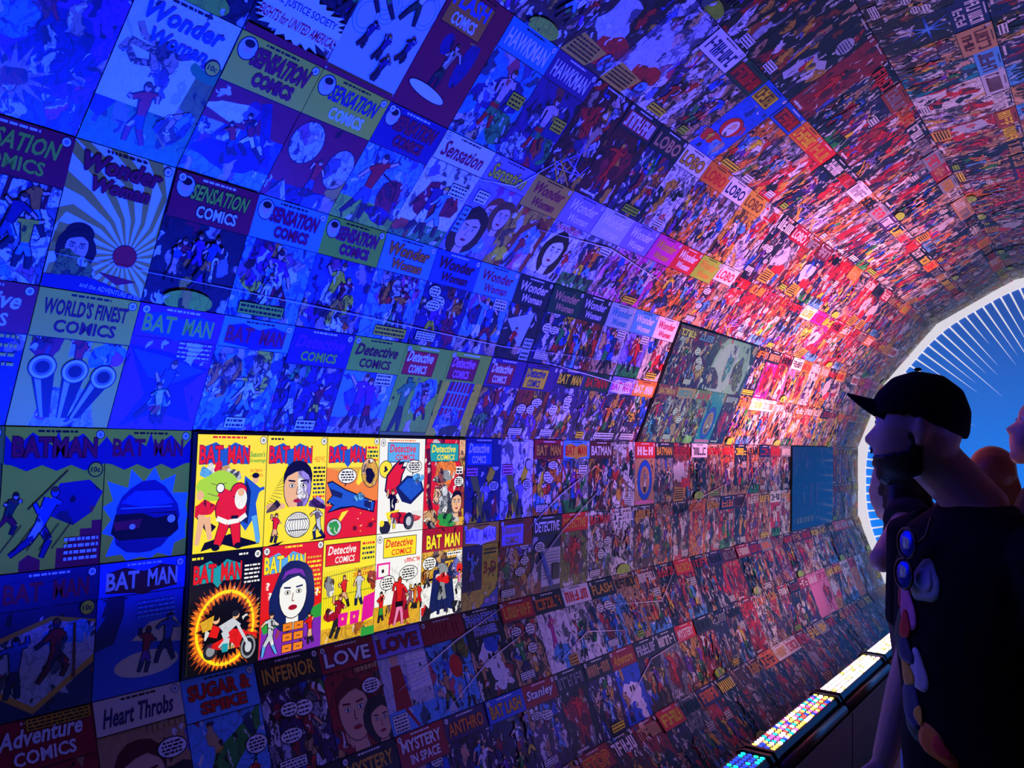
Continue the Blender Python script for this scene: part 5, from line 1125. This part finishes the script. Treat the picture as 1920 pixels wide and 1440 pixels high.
    for s in ('l', 'r'):
        an = Vector(J['leg_' + s][2])
        bm = bmesh.new(); add_tube(bm, [S_((an.x - .075, an.y, .045)), S_((an.x - .06, an.y, .05)), S_((an.x + .03, an.y, .05)), S_((an.x + .12, an.y, .036)), S_((an.x + .185, an.y, .03)), S_((an.x + .20, an.y, .028))], [(.02 * Hs, .03 * Hs), (.04 * Hs, .045 * Hs), (.046 * Hs, .05 * Hs), (.05 * Hs, .036 * Hs), (.042 * Hs, .028 * Hs), (.02 * Hs, .018 * Hs)], 14)
        for v in bm.verts: v.co = Rt @ v.co
        link('shoe', bm_mesh(bm, True), M_SHOE, root)
    if hair:
        mat_h, style = hair
        if style == 'short': kp = lambda f, l, u: u > .045 - .6 * f * (f < 0) + 1.2 * max(f - .03, 0) or (f < -.03 and u > -.05)
        else: kp = lambda f, l, u: u > .055 + .6 * max(f - .03, 0) or (f < .0 and u > -.1) or (abs(l) > .055 and f < .02)
        bm = bmesh.new(); head_patch(bm, ear, Rh, kp, .016 if style != 'short' else .006, Hs)
        if style == 'long':
            for q in range(9):
                t = -1 + 2 * q / 8; pts = [(-.07 + .05 * abs(t), .07 * t, .02), (-.085 + .05 * abs(t), .085 * t, -.06), (-.08 + .06 * abs(t), .095 * t, -.14), (-.07 + .07 * abs(t), .09 * t, -.22)]
                add_tube(bm, [ear + Rh @ (Vector(p) * Hs) for p in pts], [.026 * Hs, .03 * Hs, .028 * Hs, .010 * Hs], 8)
        ho = link('hair', bm_mesh(bm, True), mat_h, root); remesh(ho, .008, 2)
    if beard:
        bm = bmesh.new(); head_patch(bm, ear, Rh, lambda f, l, u: ((-.014 < f < .014 and u < .0) or (f > -.014 and u < -.046 - .12 * f + .35 * max(.03 - f, 0)) or (f > .06 and abs(l) < .032 and -.051 < u < -.037)) and not (abs(l) < .02 and f > .05 and -.071 < u < -.051), .005, Hs, -.003)
        bo = link('beard', bm_mesh(bm, True), M_HAIR, root); remesh(bo, .005, 1)
    if cap:
        bm = bmesh.new(); head_patch(bm, ear, Rh, lambda f, l, u: u > .040 - .55 * max(-f, 0), .011, Hs, -.002)
        co = link('cap_crown', bm_mesh(bm, True), M_CAP, root); remesh(co, .006, 3)
        # brim: a curved tongue, thick
        bm = bmesh.new(); n1, n2 = 14, 8; top_ = []; bot_ = []
        for i in range(n1 + 1):
            t = -1 + 2 * i / n1; rt = []; rb = []
            for j in range(n2 + 1):
                s = j / n2; reach = .064 * math.sqrt(max(0, 1 - (t * .98) ** 2)) ** .8
                f = .076 - .046 * abs(t) ** 2.2 + s * reach; lat = .073 * t * (1 - .12 * s); up = .062 - .020 * abs(t) ** 2 + .016 * s - .045 * abs(t) ** 2 * s + .004
                rt.append(bm.verts.new(ear + Rh @ (Vector((f, lat, up + .0025)) * Hs))); rb.append(bm.verts.new(ear + Rh @ (Vector((f, lat, up - .0025)) * Hs)))
            top_.append(rt); bot_.append(rb)
        for i in range(n1):
            for j in range(n2):
                bm.faces.new((top_[i][j], top_[i + 1][j], top_[i + 1][j + 1], top_[i][j + 1])); bm.faces.new((bot_[i][j], bot_[i][j + 1], bot_[i + 1][j + 1], bot_[i + 1][j]))
            bm.faces.new((top_[i][0], bot_[i][0], bot_[i + 1][0], top_[i + 1][0])); bm.faces.new((top_[i][n2], top_[i + 1][n2], bot_[i + 1][n2], bot_[i][n2]))
        for j in range(n2):
            bm.faces.new((top_[0][j], top_[0][j + 1], bot_[0][j + 1], bot_[0][j])); bm.faces.new((top_[n1][j], bot_[n1][j], bot_[n1][j + 1], top_[n1][j + 1]))
        link('cap_brim', bm_mesh(bm, True), M_CAP, root)
        bm = bmesh.new(); add_ball(bm, ear + Rh @ (Vector((-.005, 0, .136)) * Hs), (.008, .008, .004), 10); link('cap_button', bm_mesh(bm, True), M_CAP, root)
    return root, ear, Rh, Rt
STAND = dict(leg_l=[(0, .09, .90), (.01, .10, .49), (-.01, .11, .085)], leg_r=[(0, -.09, .90), (.01, -.10, .49), (-.01, -.11, .085)],
             arm_l=[(-.01, .185, 1.40), (-.03, .245, 1.11), (.04, .262, .86)], arm_r=[(-.01, -.185, 1.40), (-.03, -.245, 1.11), (.04, -.262, .86)])
def joints(**kw): d = dict(STAND); d.update(kw); return d

# the man in the cap: face in profile towards the wall, chest half towards the camera
MAN_LOC = (-.24, 2.045, 0)
man, m_ear, m_rh, m_rt = person('person', 'bearded man in a black cap and black T-shirt with a colourful print, in profile', MAN_LOC, 226, 191, 1.0,
    joints(ear=(.103, -.053, 1.638)), M_SKIN, 'tshirt', M_TEE, M_DENIM, None, True, True)
# shirt print: a column of plain coloured patches, wrapped on the chest
tee = [c for c in man.children if c.name.startswith('tshirt')][0]
M_PR = {k: simple('shirt_print_' + k, PAL[k], 0.7, 0.25, 50) for k in ('blue', 'paleg', 'crimson', 'dkgreen', 'silver', 'navy', 'orange', 'red', 'gold', 'pink')}
def patch(lat, z, rl, rz, colr, lift=.0025, rot=0.0, wob=.15):
    bm = bmesh.new(); n = 20; rings = []
    c0 = bm.verts.new((0, 0, 0)); R = random.Random(int(z * 1000) + int(lat * 1000))
    ph = R.uniform(0, 6)
    def pt(q, t):
        k = 1 + wob * sin(3 * t + ph); x = rl * q * k * cos(t); y = rz * q * k * sin(t); return lat + x * cos(rot) - y * sin(rot), z + x * sin(rot) + y * cos(rot)
    def on(l, zz):
        return m_rt @ Vector((.16, l, zz))
    c0.co = on(*pt(0, 0))
    for q in (.35, .7, 1.0): rings.append([bm.verts.new(on(*pt(q, 2 * pi * i / n))) for i in range(n)])
    for i in range(n):
        bm.faces.new((c0, rings[0][i], rings[0][(i + 1) % n]))
        for a, b in ((0, 1), (1, 2)): bm.faces.new((rings[a][i], rings[b][i], rings[b][(i + 1) % n], rings[a][(i + 1) % n]))
    o = link('shirt_print', bm_mesh(bm, True), M_PR[colr], tee)
    sw = o.modifiers.new('wrap', 'SHRINKWRAP'); sw.target = tee; sw.wrap_method = 'NEAREST_SURFACEPOINT'; sw.wrap_mode = 'ABOVE_SURFACE'; sw.offset = lift
    so = o.modifiers.new('thick', 'SOLIDIFY'); so.thickness = .001
    return o
for a in ((.02, 1.33, .045, .05, 'paleg'), (.02, 1.335, .026, .03, 'silver', .0045), (-.05, 1.29, .035, .045, 'crimson'), (-.03, 1.26, .028, .05, 'pink', .004, .4), (-.035, 1.225, .02, .03, 'red', .006), (-.07, 1.19, .04, .06, 'dkgreen'), (-.04, 1.17, .03, .03, 'navy', .004),
          (.0, 1.135, .03, .045, 'silver', .0025), (-.05, 1.12, .03, .03, 'gold', .003), (-.05, 1.06, .05, .05, 'navy'), (-.01, 1.045, .018, .018, 'gold', .005), (.04, 1.0, .06, .028, 'orange', .003, -.35), (.06, 1.0, .03, .016, 'red', .006, -.35), (-.03, 1.02, .05, .03, 'dkgreen', .001)): patch(*a)
# sunglasses hooked on the collar
M_LENS = simple('blue_mirror_lens', (0.03, 0.08, 0.75), 0.08, 0.1, 20, 0.7)
sg = empty('sunglasses', Vector(MAN_LOC) + m_rt @ Vector((.155, -.01, 1.40))); sg.rotation_euler = (0, 0, radians(226)); tag(sg, "sunglasses with blue mirrored lenses hooked on the man's shirt collar", 'sunglasses')
for s, z in ((1, .0), (-1, -.065)):
    bm = bmesh.new(); add_ball(bm, (.0, -.01 * (s < 0), z), (.008, .026, .029), 16); link('lens', bm_mesh(bm, True), M_LENS, sg)
    bm = bmesh.new(); add_tube(bm, [(.002, -.01 * (s < 0) + .029 * cos(t), z + .032 * sin(t)) for t in (2 * pi * i / 20 for i in range(21))], .003, 6); link('rim', bm_mesh(bm, True), M_BLACK, sg)
bm = bmesh.new(); add_tube(bm, [(0, .028, .0), (-.01, .045, .02), (-.02, .05, .06)], .003, 6); link('temple', bm_mesh(bm, True), M_BLACK, sg)
bm = bmesh.new(); add_tube(bm, [(.002, 0, -.03), (.006, -.004, -.033), (.002, -.008, -.036)], .003, 6); link('bridge', bm_mesh(bm, True), M_BLACK, sg)

# woman behind him with a bent arm, jeans
person('person', "long-haired person with one bare arm bent, in jeans, half hidden behind the man's chest", (-.455, 2.835, 0), 185, 165, .925,
       joints(ear=(.092, 0.01, 1.60), arm_l=[(0.05, 0.150, 1.500), (0.10, 0.380, 1.40), (0.0, 0.17, 1.49)], arm_r=[(.0, -.175, 1.40), (.04, -.23, 1.12), (.08, -.22, .88)]), M_SKIN, 'sleeveless_top', M_DARKTOP, M_DENIM, (M_HAIR, 'long'), slim=.9, sleeve=.12)
# tall person at the right edge, face lifted
person('person', 'person at the right edge of the picture with lifted, red-lit face in dark clothes', (-.135, 3.085, 0), 190, 195, 1.03, joints(), M_SKIN, 'dark_shirt', M_DARKTOP, M_DENIM, (M_HAIR, 'short'), pitch=14)
# auburn-haired person further back
person('person', "auburn-haired person seen past the man's shoulder", (-.40, 4.05, 0), 120, 100, .925, joints(), M_SKIN, 'shirt', M_DARKTOP, M_DENIM, (M_HAIR_RED, 'long'))
